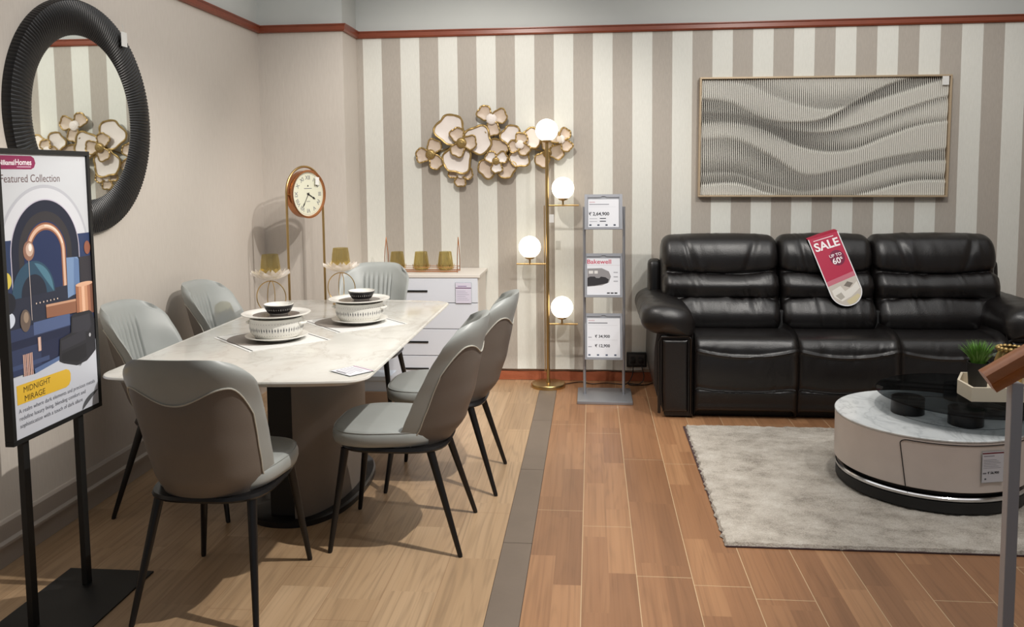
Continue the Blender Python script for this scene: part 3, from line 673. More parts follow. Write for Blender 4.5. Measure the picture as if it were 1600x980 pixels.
for a, b in (((192, 382), (385, 315)), ((385, 315), (368, 500)), ((385, 315), (583, 420)), ((563, 175), (583, 420)), ((583, 420), (728, 325)), ((728, 325), (885, 372)), ((885, 372), (968, 293))):
    p, q_ = fx(*a), fx(*b); mb.tube([(p[0], WY-.014, p[1]), (q_[0], WY-.014, q_[1])], .005, 6)
for c in ((385, 315), (583, 420), (728, 325), (885, 372)):
    p = fx(*c); mb.tube([(p[0], WY+.0, p[1]), (p[0], WY-.05, p[1])], .008, 8)
mb.build('back_frame', 'antique', t, world=True)

# ================================================================== SLATTED RELIEF PICTURE
AX, AZ = 1.5425, 1.6935; rot = Matrix.Rotation(math.radians(.45), 3, 'Y')
t = thing('relief_picture', 'wide framed relief picture of pale wavy slats above the sofa', 'picture', (AX, WY, AZ)); t.rotation_euler = (0, math.radians(.45), 0)
HW, HH = .815, .403
mb = MB()
for x0, x1, z0, z1 in ((-HW, HW, HH-.012, HH), (-HW, HW, -HH, -HH+.012), (-HW, -HW+.012, -HH+.012, HH-.012), (HW-.012, HW, -HH+.012, HH-.012)): mb.box(x0, x1, -.05, -.002, z0, z1, .0015)
mb.build('frame', 'artframe', t, smooth=0); MB().box(-HW+.01, HW-.01, -.014, -.004, -HH+.01, HH-.01).build('backing', 'art_k', t, smooth=0)
def smooth(t_): t_ = max(0, min(1, t_)); return t_*t_*(3-2*t_)
CR = [ # ridge curves (x 0..1 -> height 0..1 from top), strength, width: dark bands under each ridge
  ([(0, .18), (.12, .22), (.25, .35), (.35, .385), (.45, .36), (.6, .22), (.75, .08), (.9, .0), (1, -.03)], 1.0, .10, 1),
  ([(0, -.02), (.2, .02), (.35, .17), (.5, .25), (.6, .20), (.75, .1), (1, .0)], .7, .14, -1),
  ([(0, .36), (.15, .36), (.28, .42), (.4, .55), (.52, .615), (.62, .6), (.75, .5), (.85, .41), (1, .37)], 1.1, .11, -1),
  ([(0, .30), (.2, .33), (.35, .44), (.5, .475), (.65, .40), (.8, .27), (1, .17)], .8, .10, 1),
  ([(0, .53), (.12, .54), (.25, .68), (.38, .84), (.5, .80), (.65, .72), (.8, .66), (1, .62)], .95, .15, 1),
  ([(0, .80), (.15, .80), (.28, .90), (.4, .96), (.55, .90), (.7, .80), (.85, .72), (1, .70)], .8, .10, -1),
  ([(0, .90), (.15, .89), (.28, .98), (.4, 1.03), (.6, 1.02), (.75, .96), (.88, .88), (1, .87)], 1.0, .08, -1)]
CT = [([p.y for p in crom([(a, b, 0) for a, b in c], 200)], s_, w_, g) for c, s_, w_, g in CR]
def field(u, v):   # v from top
    d = 0
    for ys_, s_, w_, g in CT:
        y0 = ys_[min(199, max(0, int(u*199)))]; q_ = (v-y0)*g
        ww = w_*(1.05-.5*u) if s_ < 1.05 else w_*(1.1-.8*u)
        d += .8*s_*(math.exp(-(q_/ww)**2) if q_ > 0 else math.exp(-(q_/(.16*ww))**2))*(.78+.22*math.cos(2*PI*(u*1.1+y0)))
    return 1.08*math.tanh(.16+d)
mb = MB(); NS = 124; NZ = 90; pitch = (2*HW-.03)/NS
for i in range(NS):
    xc = -HW+.015+pitch*(i+.5); u = (i+.5)/NS; vs = []
    for j in range(NZ+1):
        v = j/NZ; z = HH-.014-v*(2*HH-.028); f = field(u, v); hw = pitch*(.46-.34*min(1, f)); sh = pitch*.35*(field(u, max(0, v-.02))-field(u, min(1, v+.02)))*1.2
        fr = -.034+.012*min(1, f)
        vs += [(xc+sh-hw, -.016, z), (xc+sh-hw*.9, fr, z), (xc+sh+hw*.9, fr, z), (xc+sh+hw, -.016, z)]
    fs = [(4*j+k, 4*j+k+1, 4*j+k+5, 4*j+k+4) for j in range(NZ) for k in range(3)]
    mb.add(vs, fs)
mb.build('slatted_relief', 'art_w', t, smooth=0, weld=0)
q = tag(MB().box(HW-.062, HW-.02, -.0525, -.051, HH-.075, HH-.018, .0005).build('swing_tag', 'fabric_tag', smooth=0), 'small white tag at the top right corner of the relief picture', 'tag'); q.location = (AX, WY, AZ)

# ================================================================== ROUND MIRROR
MY, MZ = 3.512, 1.728; MXF = -2.19
t = thing('round_mirror', 'round wall mirror with wide black fluted frame', 'mirror', (WX, MY, MZ))
mb = MB(); NF = 190; n = NF*4; ribs = []
for i in range(n):
    a = 2*PI*i/n; g = abs(math.sin(NF*PI*i/n))**.6
    for r_, d, gg in ((.512, .0, 0), (.505, .03, 0), (.512+.006*g, .012, 0), (.508, .034+.006*g, 0), (.46, .046+.009*g, 0), (.41, .040+.009*g, 0), (.372, .022+.006*g, 0), (.358+.004*(1-g), .012, 0))[0:1]+((.508+.004*g, .012, 0), (.500+.003*g, .030+.003*g, 0), (.46, .040+.0045*g, 0), (.41, .034+.0045*g, 0), (.374, .022+.003*g, 0), (.360-.004*g, .012, 0)):
        ribs.append((d, r_*math.cos(a), r_*math.sin(a)))
K = 7; mb.add(ribs, [(i*K+k, ((i+1) % n)*K+k, ((i+1) % n)*K+k+1, i*K+k+1) for i in range(n) for k in range(K-1)]); mb.build('fluted_frame', 'rib', t, smooth=30)
vs = [(.012, 0, 0)]+[(.012, .365*math.cos(2*PI*k/96), .365*math.sin(2*PI*k/96)) for k in range(96)]
MB().add(vs, [(0, 1+k, 1+(k+1) % 96) for k in range(96)]).build('mirror_glass', 'mirror', t, smooth=0)
q = thing('swing_tag', 'small white swing tag on upper right of the black mirror frame', 'tag', (WX+.056, MY+.262, MZ+.385))
MB().box(.0, .0015, -.024, .024, -.035, .032).build('card', 'fabric_tag', q, smooth=0); MB().tube([(0, 0, .03), (-.003, .0, .055), (-.008, .005, .07)], .001, 5).build('string', 'fabric_tag', q)

# ================================================================== POSTER STAND
t = thing('poster_stand', 'black framed advertising poster on two black legs and flat base', 'sign', (-1.80, 2.62, 0))
Y0, Y1, Z0, Z1 = 2.387, 2.861, .63, 1.563
X = -1.80
MB().box(-1.955, -1.628, 2.26, 2.855, 0, .006, .001).build('base_plate', 'blackmat', t, smooth=0, world=True)
for y in (2.455, 2.745): MB().box(X-.030, X-.010, y-.015, y+.015, .006, Z0+.05, .001).build('leg', 'blackmat', t, smooth=0, world=True)
mb = MB(); fw = .016
for a0, a1, b0, b1 in ((Y0, Y1, Z1-fw, Z1), (Y0, Y1, Z0, Z0+fw), (Y0, Y0+fw, Z0+fw, Z1-fw), (Y1-fw, Y1, Z0+fw, Z1-fw)): mb.box(X-.03, X, a0, a1, b0, b1, .001)
mb.build('frame', 'blackmat', t, smooth=0, world=True); MB().box(X-.028, X-.008, Y0+fw, Y1-fw, Z0+fw, Z1-fw).build('panel', 'card', t, smooth=0, world=True)
q = Sheet((X-.0078, Y0, Z0), (0, 1, 0), (0, 0, 1))
L0, R0, B0, T0 = fw, .474-fw, fw, .933-fw
q.rect(L0, R0, B0, T0, (206, 209, 214))
q.poly([(L0, .868), (.165, .868), (.18, .874), (.188, .888), (.182, .904), (.168, .911), (L0, .911)], (146, 52, 92))
q.text('Nilkamal', .018, .882, .021, (240, 232, 236), .070, bold=.0006).text('Homes', .092, .882, .026, (250, 244, 248), .076, bold=.0004).rect(.098, .165, .8745, .8775, (216, 180, 200))
q.text('Featured Collection', .02, .827, .036, (112, 92, 92), .288)
def arch(c, b, r_, z1, col):
    q.poly([(max(L0, min(R0, c+r_*math.cos(a))), b+r_*math.sin(a)) for a in [PI*k/40 for k in range(41)]]+[(max(L0, c-r_), z1), (min(R0, c+r_), z1)], col)
arch(.22, .585, .233, .58, (188, 190, 198)); arch(.22, .585, .222, .58, (214, 216, 222))
q.rect(L0, .05, .35, .646, (52, 66, 100)); q.rect(.388, R0, .35, .643, (54, 68, 104))
arch(.22, .595, .176, .35, (196, 190, 206)); arch(.22, .595, .172, .35, (42, 46, 62)); arch(.217, .595, .135, .35, (60, 58, 62)); arch(.217, .59, .108, .35, (44, 56, 92))
q.ring(.216, .59, .078, .103, (150, 100, 76), 0, PI, 40, .165); q.ring(.216, .59, .084, .097, (222, 184, 160), 0, PI, 40, .165); q.ring(.216, .59, .09, .094, (250, 232, 220), .3, 1.6, 30)
q.rect(.106, .141, .40, .59, (44, 56, 92))
q.rect(L0, .40, .36, .47, (50, 54, 70)); q.ell(.145, .46, .105, .112, (56, 84, 106), 0, PI); q.ell(.145, .46, .098, .104, (86, 128, 148), 0, 1.5); q.ell(.145, .46, .062, .068, (46, 50, 64), 0, PI)
q.rect(.125, .1275, .38, .6, (200, 186, 180)); q.ell(.129, .606, .027, .032, (150, 112, 96)); q.ell(.133, .61, .018, .022, (206, 178, 162)); q.ell(.136, .616, .008, .012, (248, 238, 230))
q.poly([(.316, .424), (.386, .44), (.388, .552), (.38, .562), (.318, .565)], (126, 152, 190)); q.poly([(.35, .43), (.386, .44), (.388, .552), (.36, .562)], (104, 130, 172))
q.rect(.39, R0, .46, .56, (60, 58, 64)); q.ell(.44, .59, .018, .024, (150, 96, 78))
q.ell(L0, .521, .024, .027, (216, 196, 90), -PI/2, PI/2); q.ell(L0, .397, .03, .026, (214, 222, 236), -PI/2, PI/2); q.ell(.02, .45, .034, .034, (40, 42, 52), -PI/2, PI/2)
q.rect(L0, R0, .216, .365, (56, 66, 98)); q.rect(.13, .32, .33, .372, (88, 104, 144)); q.rect(L0, .33, .30, .327, (40, 46, 72)); q.rect(.16, .36, .23, .30, (44, 50, 78)); q.rect(L0, .2, .235, .25, (70, 84, 122))
q.poly([(.197, .375), (.358, .368), (.358, .416), (.197, .42)], (150, 104, 82)); q.poly([(.197, .412), (.358, .408), (.358, .416), (.197, .42)], (206, 160, 132))
for k, cc in enumerate(((166, 112, 86), (206, 150, 118), (236, 190, 160), (210, 156, 124), (168, 114, 90), (128, 88, 72))): q.rect(.36+.0165*k, min(R0, .3765+.0165*k), .352, .462, cc)
q.ell(.41, .462, .05, .008, (226, 180, 150)); q.ell(.092, .385, .024, .036, (110, 96, 88)); q.ell(.096, .395, .012, .018, (160, 140, 122))
for k in range(3): q.rect(.07+.016*k, .083+.016*k, .205, .278, (214, 178, 166)); q.rect(.075+.016*k, .079+.016*k, .205, .278, (150, 112, 104))
q.rect(.145, .16, .274, .32, (206, 168, 154)); q.rect(.150, .154, .274, .32, (240, 214, 202))
for k in range(7): q.ell(.148+.018*k, .432, .003, .003, (226, 206, 190), n=10)
q.poly([(L0, B0), (R0, B0), (R0, .255), (.36, .175), (.25, .222), (.12, .205), (L0, .212)], (208, 212, 222))
q.poly([(.122, .205), (.25, .222), (.25, .236), (.12, .222)], (96, 118, 162))
q.poly([(.256, .292), (.318, .303), (.324, .358), (.34, .366), (.43, .364), (.444, .355), (.457, .327), (.456, .215), (.43, .2), (.40, .186), (.34, .182), (.27, .205), (.246, .217)], (48, 48, 54))
q.poly([(.325, .30), (.33, .352), (.43, .352), (.436, .31), (.42, .29)], (62, 62, 70)); q.poly([(.26, .285), (.40, .30), (.40, .262), (.262, .25)], (58, 58, 66)); q.poly([(.262, .24), (.40, .25), (.40, .2), (.345, .192), (.262, .215)], (38, 38, 44)); q.ell(.425, .275, .006, .007, (190, 190, 196), n=12)
q.poly([(.03, .125), (.275, .121), (.292, .126), (.302, .14), (.303, .162), (.296, .176), (.28, .183), (.03, .187)], (232, 190, 66))
q.text('MIDNIGHT', .062, .158, .027, (60, 46, 30), .132).text('MIRAGE', .065, .129, .027, (60, 46, 30), .10)
q.text('A realm where dark elements and precious metals', .034, .097, .019, (110, 112, 122), .405).text('redefine luxury living, blending comfort and', .036, .073, .019, (110, 112, 122), .345).text('sophistication with a touch of dark allure', .037, .049, .019, (110, 112, 122), .325)
q.ell(R0, .0+B0, .10, .052, (92, 94, 98), PI/2, PI); 
q.build('poster_print', t, world=True)

# ================================================================== BROCHURE RACK
t = thing('brochure_rack', 'silver display rack with three tilted sheet holders beside the lamp', 'display stand', (.082, 5.39, 0))
MB().box(-.094, .258, 5.215, 5.56, 0, .022, .004).build('base_plate', 'silver', t, smooth=30, world=True)
for x in (-.048, .206): MB().cone((x, 5.40, .022), (x, 5.40, 1.25), .0095, .0095, 14).build('post', 'silver', t, world=True)
def holder(z0, z1, x0, x1, yb, yt, texts, side=.02, name='sheet_holder'):
    o = Vector((x0, yb, z0)); up = Vector((0, yt-yb, z1-z0)); h = up.length; up.normalize(); exx = Vector((1, 0, 0)); W = x1-x0; n_ = exx.cross(up)
    mb = MB(); mb.prism([(0, 0), (W, 0), (W, h), (0, h)], exx, up, n_, o, -.006, 0); mb.prism([(0, 0), (side, 0), (side, h), (0, h)], exx, up, n_, o, 0, .010); mb.prism([(W-side, 0), (W, 0), (W, h), (W-side, h)], exx, up, n_, o, 0, .010)
    mb.prism([(side, 0), (W-side, 0), (W-side, .014), (side, .014)], exx, up, n_, o, 0, .010); mb.prism([(side, h-.02), (W*.42, h-.02), (W*.46, h-.013), (W*.54, h-.013), (W*.58, h-.02), (W-side, h-.02), (W-side, h), (side, h)], exx, up, n_, o, 0, .006)
    ob = mb.build(name, 'silver', t, smooth=0, world=True)
    q = Sheet(o+exx*(side+.002)+up*.016+n_*.002, exx, up); w_ = W-2*side-.004; hh = h-.048; q.rect(0, w_, 0, hh, (220, 222, 228)); texts(q, w_, hh); q.build('printed_sheet', ob, world=True)
def t1(q, w_, h):
    q.rect(.008, .045, h-.021, h-.017, (190, 140, 150)).rect(.008, w_*.68, h-.036, h-.031, (130, 132, 140)).rect(.008, w_*.9, h-.05, h-.049, (180, 182, 190)).text('₹ 2,64,900', .005, h*.42, .030, (40, 42, 50), w_*.66, bold=.0008).rect(.01, w_*.30, h*.29, h*.31, (165, 167, 175)).rect(w_*.38, w_*.58, h*.29, h*.325, (84, 86, 94)).rect(.01, w_*.30, h*.19, h*.21, (165, 167, 175)).rect(w_*.38, w_*.58, h*.19, h*.225, (84, 86, 94))
    for k in range(4): q.rect(.008+k*w_*.26, .022+k*w_*.26, .008, .018, (70, 76, 90))
def t2(q, w_, h):
    q.text('Bakewell', .002, h-.035, .040, (190, 60, 86), w_*.72, bold=.0006).rect(.0, w_*.99, h-.046, h-.044, (200, 190, 196))
    q.poly([(.002, h*.72), (w_*.45, h*.73), (w_*.66, h*.64), (w_*.72, h*.5), (w_*.66, h*.34), (w_*.45, h*.26), (.002, h*.22)], (138, 136, 138)).poly([(.002, h*.46), (.02, h*.5), (.05, h*.5), (.06, h*.46), (.08, h*.46), (.09, h*.5), (.12, h*.48), (w_*.66, h*.42), (w_*.62, h*.32), (.05, h*.25), (.002, h*.24)], (44, 42, 46)).rect(.012, .04, h*.58, h*.66, (210, 208, 206)).rect(.048, .07, h*.58, h*.66, (210, 208, 206))
    for k in range(3): q.rect(w_*.6+k*.024, w_*.6+.018+k*.024, .008, .016, (30, 30, 34)); q.rect(w_*.8, w_*.93, h*(.6-.12*k), h*(.63-.12*k), (170, 172, 178))
def t3(q, w_, h):
    q.rect(.008, .05, h-.017, h-.013, (190, 140, 150)).rect(.008, w_*.62, h-.034, h-.028, (110, 112, 120)).rect(.008, w_*.92, h-.046, h-.045, (180, 182, 190)).rect(.008, w_*.6, h-.07, h-.069, (190, 192, 198)).rect(.008, .03, h*.5, h*.52, (150, 152, 160)).text('₹ 34,900', w_*.24, h*.5, .026, (40, 42, 50), w_*.45, bold=.0006).rect(.008, w_*.92, h*.44, h*.444, (190, 192, 198)).rect(.008, .03, h*.26, h*.28, (150, 152, 160)).text('₹ 12,900', w_*.24, h*.26, .026, (40, 42, 50), w_*.45, bold=.0006)
    for k in range(4): q.rect(.008+k*w_*.26, .022+k*w_*.26, .01, .02, (80, 90, 110))
holder(1.105, 1.328, -.045, .197, 5.365, 5.42, t1); holder(.668, .945, -.045, .197, 5.35, 5.42, t2, .012); holder(.262, .552, -.045, .197, 5.34, 5.42, t3, .012)

# ================================================================== SOCKET AND CABLES
t = thing('wall_socket', 'black double wall socket low on the striped wall by the sofa', 'socket', (.312, WY, .158))
MB().box(.243, .382, WY-.028, WY, .106, .208, .004).build('box', 'blackmat', t, smooth=30, world=True); MB().box(.255, .370, WY-.031, WY-.027, .118, .196, .002).build('face_plate', 'sock', t, smooth=0, world=True)
for x in (.285, .34): MB().box(x-.017, x+.017, WY-.055, WY-.030, .138, .174, .005).build('plug', 'cable', t, smooth=30, world=True)
def cable(pts, label, cat='cable'):
    tag(MB().tube([p for p in crom(pts, 60)], .0035, 6).build('power_cable', 'cable'), label, cat, 'cables near the wall socket')
cable([(.285, 5.78, .135), (.28, 5.765, .06), (.24, 5.74, .006), (.17, 5.73, .006), (.10, 5.75, .006), (.0, 5.72, .006), (-.08, 5.77, .006), (-.19, 5.70, .006)], 'black cable running along the skirting from socket to the brass lamp base')
cable([(.34, 5.78, .135), (.36, 5.76, .05), (.33, 5.74, .006), (.25, 5.75, .006), (.28, 5.70, .006), (.38, 5.72, .006), (.44, 5.75, .02)], 'black cable looping on the floor below the socket toward the sofa')

# ================================================================== SOFA
t = sofa = thing('recliner_sofa', 'black leather three seat recliner sofa against the striped wall', 'sofa', (1.48, 5.35, 0))
def puff(name, prof, s0, s1, axis, r, sign, grooves=(), nu=70, nv=110, wr=0., parent=sofa, bulge=0., flip=1, seed=0, sag=None):
    P = crom(prof, nv); N = []
    for i in range(nv):
        d = (P[min(nv-1, i+1)]-P[max(0, i-1)]); N.append(Vector((-d[1], d[0])).normalized()*sign)
    hw = abs(s1-s0)/2; c = (s0+s1)/2; k0 = max(0, 1-r/hw)
    def fn(a, b):
        i = min(nv-1, int(round(b*(nv-1)))); s_ = -1+2*a
        s_ = math.copysign(abs(s_)**.8, s_)
        k = max(0, (abs(s_)-k0)/(1-k0)); ins = r*(1-math.sqrt(max(0, 1-k*k)))
        out = bulge*(1-s_*s_)
        sx = s_*flip
        for g in grooves: 
            kind, depth, sig = g[0], g[1], g[2]
            if kind == 'h':
                tt = g[3]+g[4]*(1-s_*s_); e = 1 if len(g) < 6 else max(0, min(1, (g[5]-abs(s_))*6))
                out -= depth*e*math.exp(-((b-tt)/sig)**2)
            else:
                x0, t0, x1, t1 = g[3:7]; dx, dt = x1-x0, (t1-t0)*2; px_, pt_ = sx-x0, (b-t0)*2; q_ = max(0, min(1, (px_*dx+pt_*dt)/(dx*dx+dt*dt))); dd = math.hypot(px_-q_*dx, pt_-q_*dt); out -= depth*math.exp(-(dd/sig)**2)
        if wr:
            v_ = Vector((s_*hw*9+seed, b*3, seed*1.7)); ridge = 1-abs(noise.noise(Vector((s_*hw*26+seed*3+b*6, b*7, seed))))*2
            env = 0
            for g in grooves:
                if g[0] == 'h': env = max(env, math.exp(-((b-g[3]-g[4]*(1-s_*s_))/.075)**2))
            env = max(env, .25, min(1, k*1.2)*.8)
            out += wr*env*(.6*ridge*max(0, noise.noise(v_*1.3)+.35)+.5*noise.noise(v_))
        p = P[i]+N[i]*(out-ins)
        if sag:
            for c_, w__, h_ in sag: p = Vector((p[0], p[1]-h_*(1-s_*s_)*math.exp(-((b-c_)/w__)**2)))
        x = c+s_*hw
        return (x, p[0], p[1]) if axis == 'x' else (p[0], x, p[1])
    mb = MB().grid(fn, nu, nv)
    for a in (0, 1): mb.add([fn(a, j/(nv-1)) for j in range(nv)], [tuple(range(nv))])
    return mb.build(name, 'sofa', parent, smooth=75, world=True)
seatp = [(5.50, .44), (5.40, .47), (5.25, .492), (5.08, .496), (4.985, .485), (4.945, .455), (4.932, .42), (4.926, .36), (4.922, .28), (4.93, .215), (4.945, .19), (4.94, .16), (4.95, .10), (4.962, .05), (5.05, .03)]
backp = [(5.47, .40), (5.35, .44), (5.275, .50), (5.262, .57), (5.30, .64), (5.335, .665), (5.325, .70), (5.318, .755), (5.35, .81), (5.395, .842), (5.385, .88), (5.39, .95), (5.43, 1.02), (5.50, 1.052), (5.58, 1.045), (5.65, .99), (5.68, .85), (5.68, .6), (5.66, .30)]
for k, (a, b) in enumerate(((.605, 1.195), (1.197, 1.765), (1.767, 2.355))):
    o = puff('seat_cushion', seatp, a, b, 'x', .035, 1, [('h', .012, .012, .43, .0), ('h', .010, .012, .70, .0)], wr=.011, seed=k*3.1+1, sag=((.43, .09, .040), (.70, .07, .022)))
xs = ((.452, 1.183), (1.186, 1.762), (1.765, 2.508))
for k, (a, b) in enumerate(xs):
    g = [('h', .018, .016, .50, 0), ('h', .018, .013, .285, 0, .72 if k != 1 else .9)]
    g += [('l', .007, .05, -.62, .68, -.42, .54), ('l', .007, .05, .62, .68, .42, .54)] if k != 1 else [('l', .007, .05, -.55, .66, -.4, .54)]
    puff('back_cushion', backp, a, b, 'x', .06, 1, g, wr=.021, seed=k*5.3+2, nv=130, nu=80, bulge=.014, sag=((.50, .10, .026), (.28, .06, -.006)))
for sg in (0, 1):
    mx = (lambda x: x) if sg == 0 else (lambda x: 2.965-x)
    armp = [(.60, .49), (.614, .55), (.602, .615), (.555, .665), (.46, .692), (.37, .688), (.312, .655), (.293, .60), (.308, .55), (.36, .518), (.44, .508), (.53, .495)]
    loop = crom(armp+[armp[0]], 61)[:-1]; cen = Vector((.455, .595))
    def armf(a, b):
        p = Vector(loop[int(round(a*60)) % 60][:2]); t_ = (b*b)*.78
        k = math.sqrt(max(0, 1-(1-min(1, t_/.11))**2.4)); k = max(k, .0)
        y = 4.9+t_; wv_ = .006*noise.noise(Vector((p[0]*14, t_*16, sg*7)))+.004*max(0, noise.noise(Vector((a*30, t_*9, sg*3+1))))*math.exp(-((t_-.09)/.06)**2)
        q_ = cen+(p-cen)*(k*(1+wv_*6)); q_ = Vector((q_[0], q_[1]-.010*math.exp(-((t_-.0)/.10)**2)))
        return (mx(q_[0]), y, q_[1])
    MB().grid(armf, 60, 54, cu=True).build('armrest', 'sofa', sofa, smooth=75, world=True)
    mb = MB(); poly = [(mx(x), z) for x, z in ((.388, .53), (.372, .42), (.368, .25), (.385, .14), (.435, .012), (.60, .012), (.60, .53))]
    mb.prism(poly, (1, 0, 0), (0, 0, 1), (0, 1, 0), (0, 0, 0), 4.965, 5.70)
    mb.build('arm_side', 'sofa', sofa, smooth=25, world=True)
    def ip(u, v):
        xa, xb = .415+.02*max(0, .3-v), .572; x = xa+(xb-xa)*u; z = .035+v*.445; e = min(u, 1-u)*(xb-xa); e2 = min(v, 1-v)*.445; k = min(1, min(e, e2)/.022); return (mx(x), 4.966-.022*math.sqrt(max(0, 1-(1-k)**2)), z)
    MB().grid(ip, 30, 60).build('arm_front_panel', 'sofa', sofa, smooth=60, world=True)
    a_ = [(.400, .03), (.398, .46), (.412, .492), (.57, .497), (.588, .48), (.588, .03)]
    MB().tube([(mx(x), 4.958, z) for x, z in a_], .009, 8).build('arm_piping', 'sofa', sofa, world=True)
    wingp = [(5.56, .30), (5.545, .6), (5.56, .84), (5.60, .888), (5.66, .885), (5.70, .83), (5.71, .6), (5.71, .2)]
    puff('back_wing', wingp, *(sorted((mx(.375), mx(.46)))), 'x', .03, 1, nu=20, nv=50)
MB().box(.45, 2.52, 5.02, 5.66, .0, .09, .01).box(.46, 2.50, 5.30, 5.66, .08, .6, .01).build('base_frame', 'blackmat', sofa, smooth=30, world=True)

# SALE hanger over the middle back
t = thing('sale_hanger', 'red SALE hanger with rounded end draped over the middle sofa back', 'sign', (1.475, 5.37, 1.06))
p0 = Vector((1.450, 5.400, 1.060)); p1 = Vector((1.592, 5.25, .640)); ey = (p0-p1).normalized(); exx = (Vector((1, 0, 0))-ey*ey.x).normalized(); n_ = exx.cross(ey); Lh = (p0-p1).length
WH = .098
shape = [(-WH, Lh)]+[(WH*math.cos(PI+PI*k/24), WH+WH*math.sin(PI+PI*k/24)) for k in range(25)]+[(WH, Lh)]
MB().prism(shape, exx, ey, n_, p1, -.0015, 0).build('card', 'card', t, smooth=0, world=True)
mb = MB(); mb.grid(lambda u, v: p1+exx*(-WH+2*WH*u)+ey*Lh+Vector((-.008*v, .14*v, .010*math.sin(PI*v)-.006*v)), 8, 12); mb.build('folded_top', flat((170, 28, 62)), t, world=True)
q = Sheet(p1, exx, ey); I = .006
q.poly([(-WH+I, Lh)]+[((WH-I)*math.cos(PI+PI*k/24), WH+(WH-I)*math.sin(PI+PI*k/24)) for k in range(25)]+[(WH-I, Lh)], (180, 34, 70))
q.poly([(-WH+I, .18)]+[((WH-I)*math.cos(PI+PI*k/24), WH+(WH-I)*math.sin(PI+PI*k/24)) for k in range(25)]+[(WH-I, .20)], (196, 110, 126))
q.poly([(-WH+I, .15)]+[((WH-I)*math.cos(PI+PI*k/24), WH+(WH-I)*math.sin(PI+PI*k/24)) for k in range(25)]+[(WH-I, .17)], (198, 190, 180))
q.poly([(-.08, .12), (-.02, .135), (-.005, .095), (.045, .11), (.085, .135), (.088, .09), (.02, .055), (-.045, .04), (-.08, .08)], (226, 222, 214)).poly([(-.07, .085), (-.03, .095), (-.02, .06), (-.05, .05)], (176, 170, 160)).poly([(.0, .13), (.03, .15), (.06, .13), (.03, .11)], (120, 112, 104)).poly([(-.02, .035), (.06, .06), (.075, .045), (.03, .012), (-.01, .008)], (208, 196, 158))
q.text('SALE', 0, Lh-.088, .075, (245, 238, 240), None, 'CENTER', .002).rect(-.07, .06, Lh-.022, Lh-.017, (240, 220, 226))
q.ell(.03, Lh-.16, .046, .05, (120, 20, 60)).text('UP TO', .025, Lh-.15, .027, (240, 230, 235), None, 'CENTER', .0005).text('60', .018, Lh-.195, .052, (250, 244, 246), None, 'CENTER', .001).text('%', .052, Lh-.175, .022, (250, 244, 246), None, 'CENTER', .0006)
q.build('printed_sheet', t, world=True)

# ================================================================== COFFEE TABLE
KX, KY, KZ = 1.56, 3.955, .018
t = thing('coffee_table', 'round beige leather coffee table with white marble top and drawers', 'table', (KX, KY, KZ))
MB().lathe([(0, 0), (.385, 0), (.402, .008), (.402, .052), (.39, .058), (0, .058)], n=96).build('plinth', 'blackmat', t)
MB().lathe([(.385, .056), (.398, .056), (.403, .060), (.403, .070), (.398, .075), (.385, .075)], n=96).build('chrome_ring', 'chrome', t)
MB().lathe([(.37, .073), (.37, .100)], n=96).build('shadow_gap', 'dark', t)
MB().lathe([(.30, .100), (.406, .100), (.41, .104), (.41, .31), (.406, .314), (.30, .314)], n=128).build('body', 'beige', t)
MB().lathe([(0, .314), (.408, .314), (.412, .318), (.412, .322), (.409, .325), (0, .325)], n=128).build('marble_top', 'marble2', t)
def cyl(a, z, r_=.4108): return (r_*math.cos(a), r_*math.sin(a), z)
a0 = math.atan2(-.325, -.25); 
pts = [cyl(a0+.075-.065*k/10, .101+.185*k/10) for k in range(11)]+[cyl(a0+.01+.075*(1-math.cos(PI/2*k/6)), .286+.018*math.sin(PI/2*k/6)) for k in range(1, 7)]+[cyl(a0+.085+(1.5*k/40), .304) for k in range(1, 41)]
MB().tube(pts, .0022, 5).build('drawer_gap', 'dark', t)
MB().tube([cyl(2*PI*k/96, .3258, .30) if False else (.12+.27*math.cos(2*PI*k/96), .02+.27*math.sin(2*PI*k/96), .3253) for k in range(96)], .0012, 4, closed=True).build('inlay_line', 'dark', t)
g = thing('smoked_glass_tabletop', 'round smoked glass tabletop raised on black supports over the coffee table', 'table', (1.746, 3.985, .343))
MB().lathe([(0, .077), (.394, .077), (.4, .080), (.4, .084), (.394, .087), (0, .087)], n=96).build('glass_disc', 'smoke', g)
for dx, dy in ((-.285, -.03), (-.10, -.20), (.05, .22)): MB().lathe([(0, 0), (.068, 0), (.072, .003), (.072, .074), (.068, .077), (0, .077)], (dx, dy, 0), 40).build('support', 'blackm', g)
# tag on the drum
a_ = math.atan2(3.54-KY, 1.662-KX); t = thing('price_card', 'price card in clear sleeve on the front of the coffee table', 'card', (KX+.4125*math.cos(a_), KY+.4125*math.sin(a_), .165), a_+PI/2)
MB().box(-.052, .052, -.003, -.0005, 0, .137).build('sleeve', 'clear', t, smooth=0)
q = Sheet((-.049, -.0032, .003), (1, 0, 0), (0, 0, 1)); q.rect(0, .098, 0, .131, (206, 206, 212)).rect(0, .098, .121, .127, (110, 40, 50)).rect(.006, .055, .110, .114, (140, 140, 150))
for k in range(6): q.rect(.006, .085-.01*(k % 3), .06+.007*k, .0615+.007*k, (140, 142, 150))
q.rect(.004, .020, .037, .042, (110, 110, 118)).text('₹ 56,900', .026, .036, .014, (40, 40, 46), .052, bold=.0004).rect(.012, .02, .012, .018, (80, 84, 90)); q.build('printed_sheet', t)
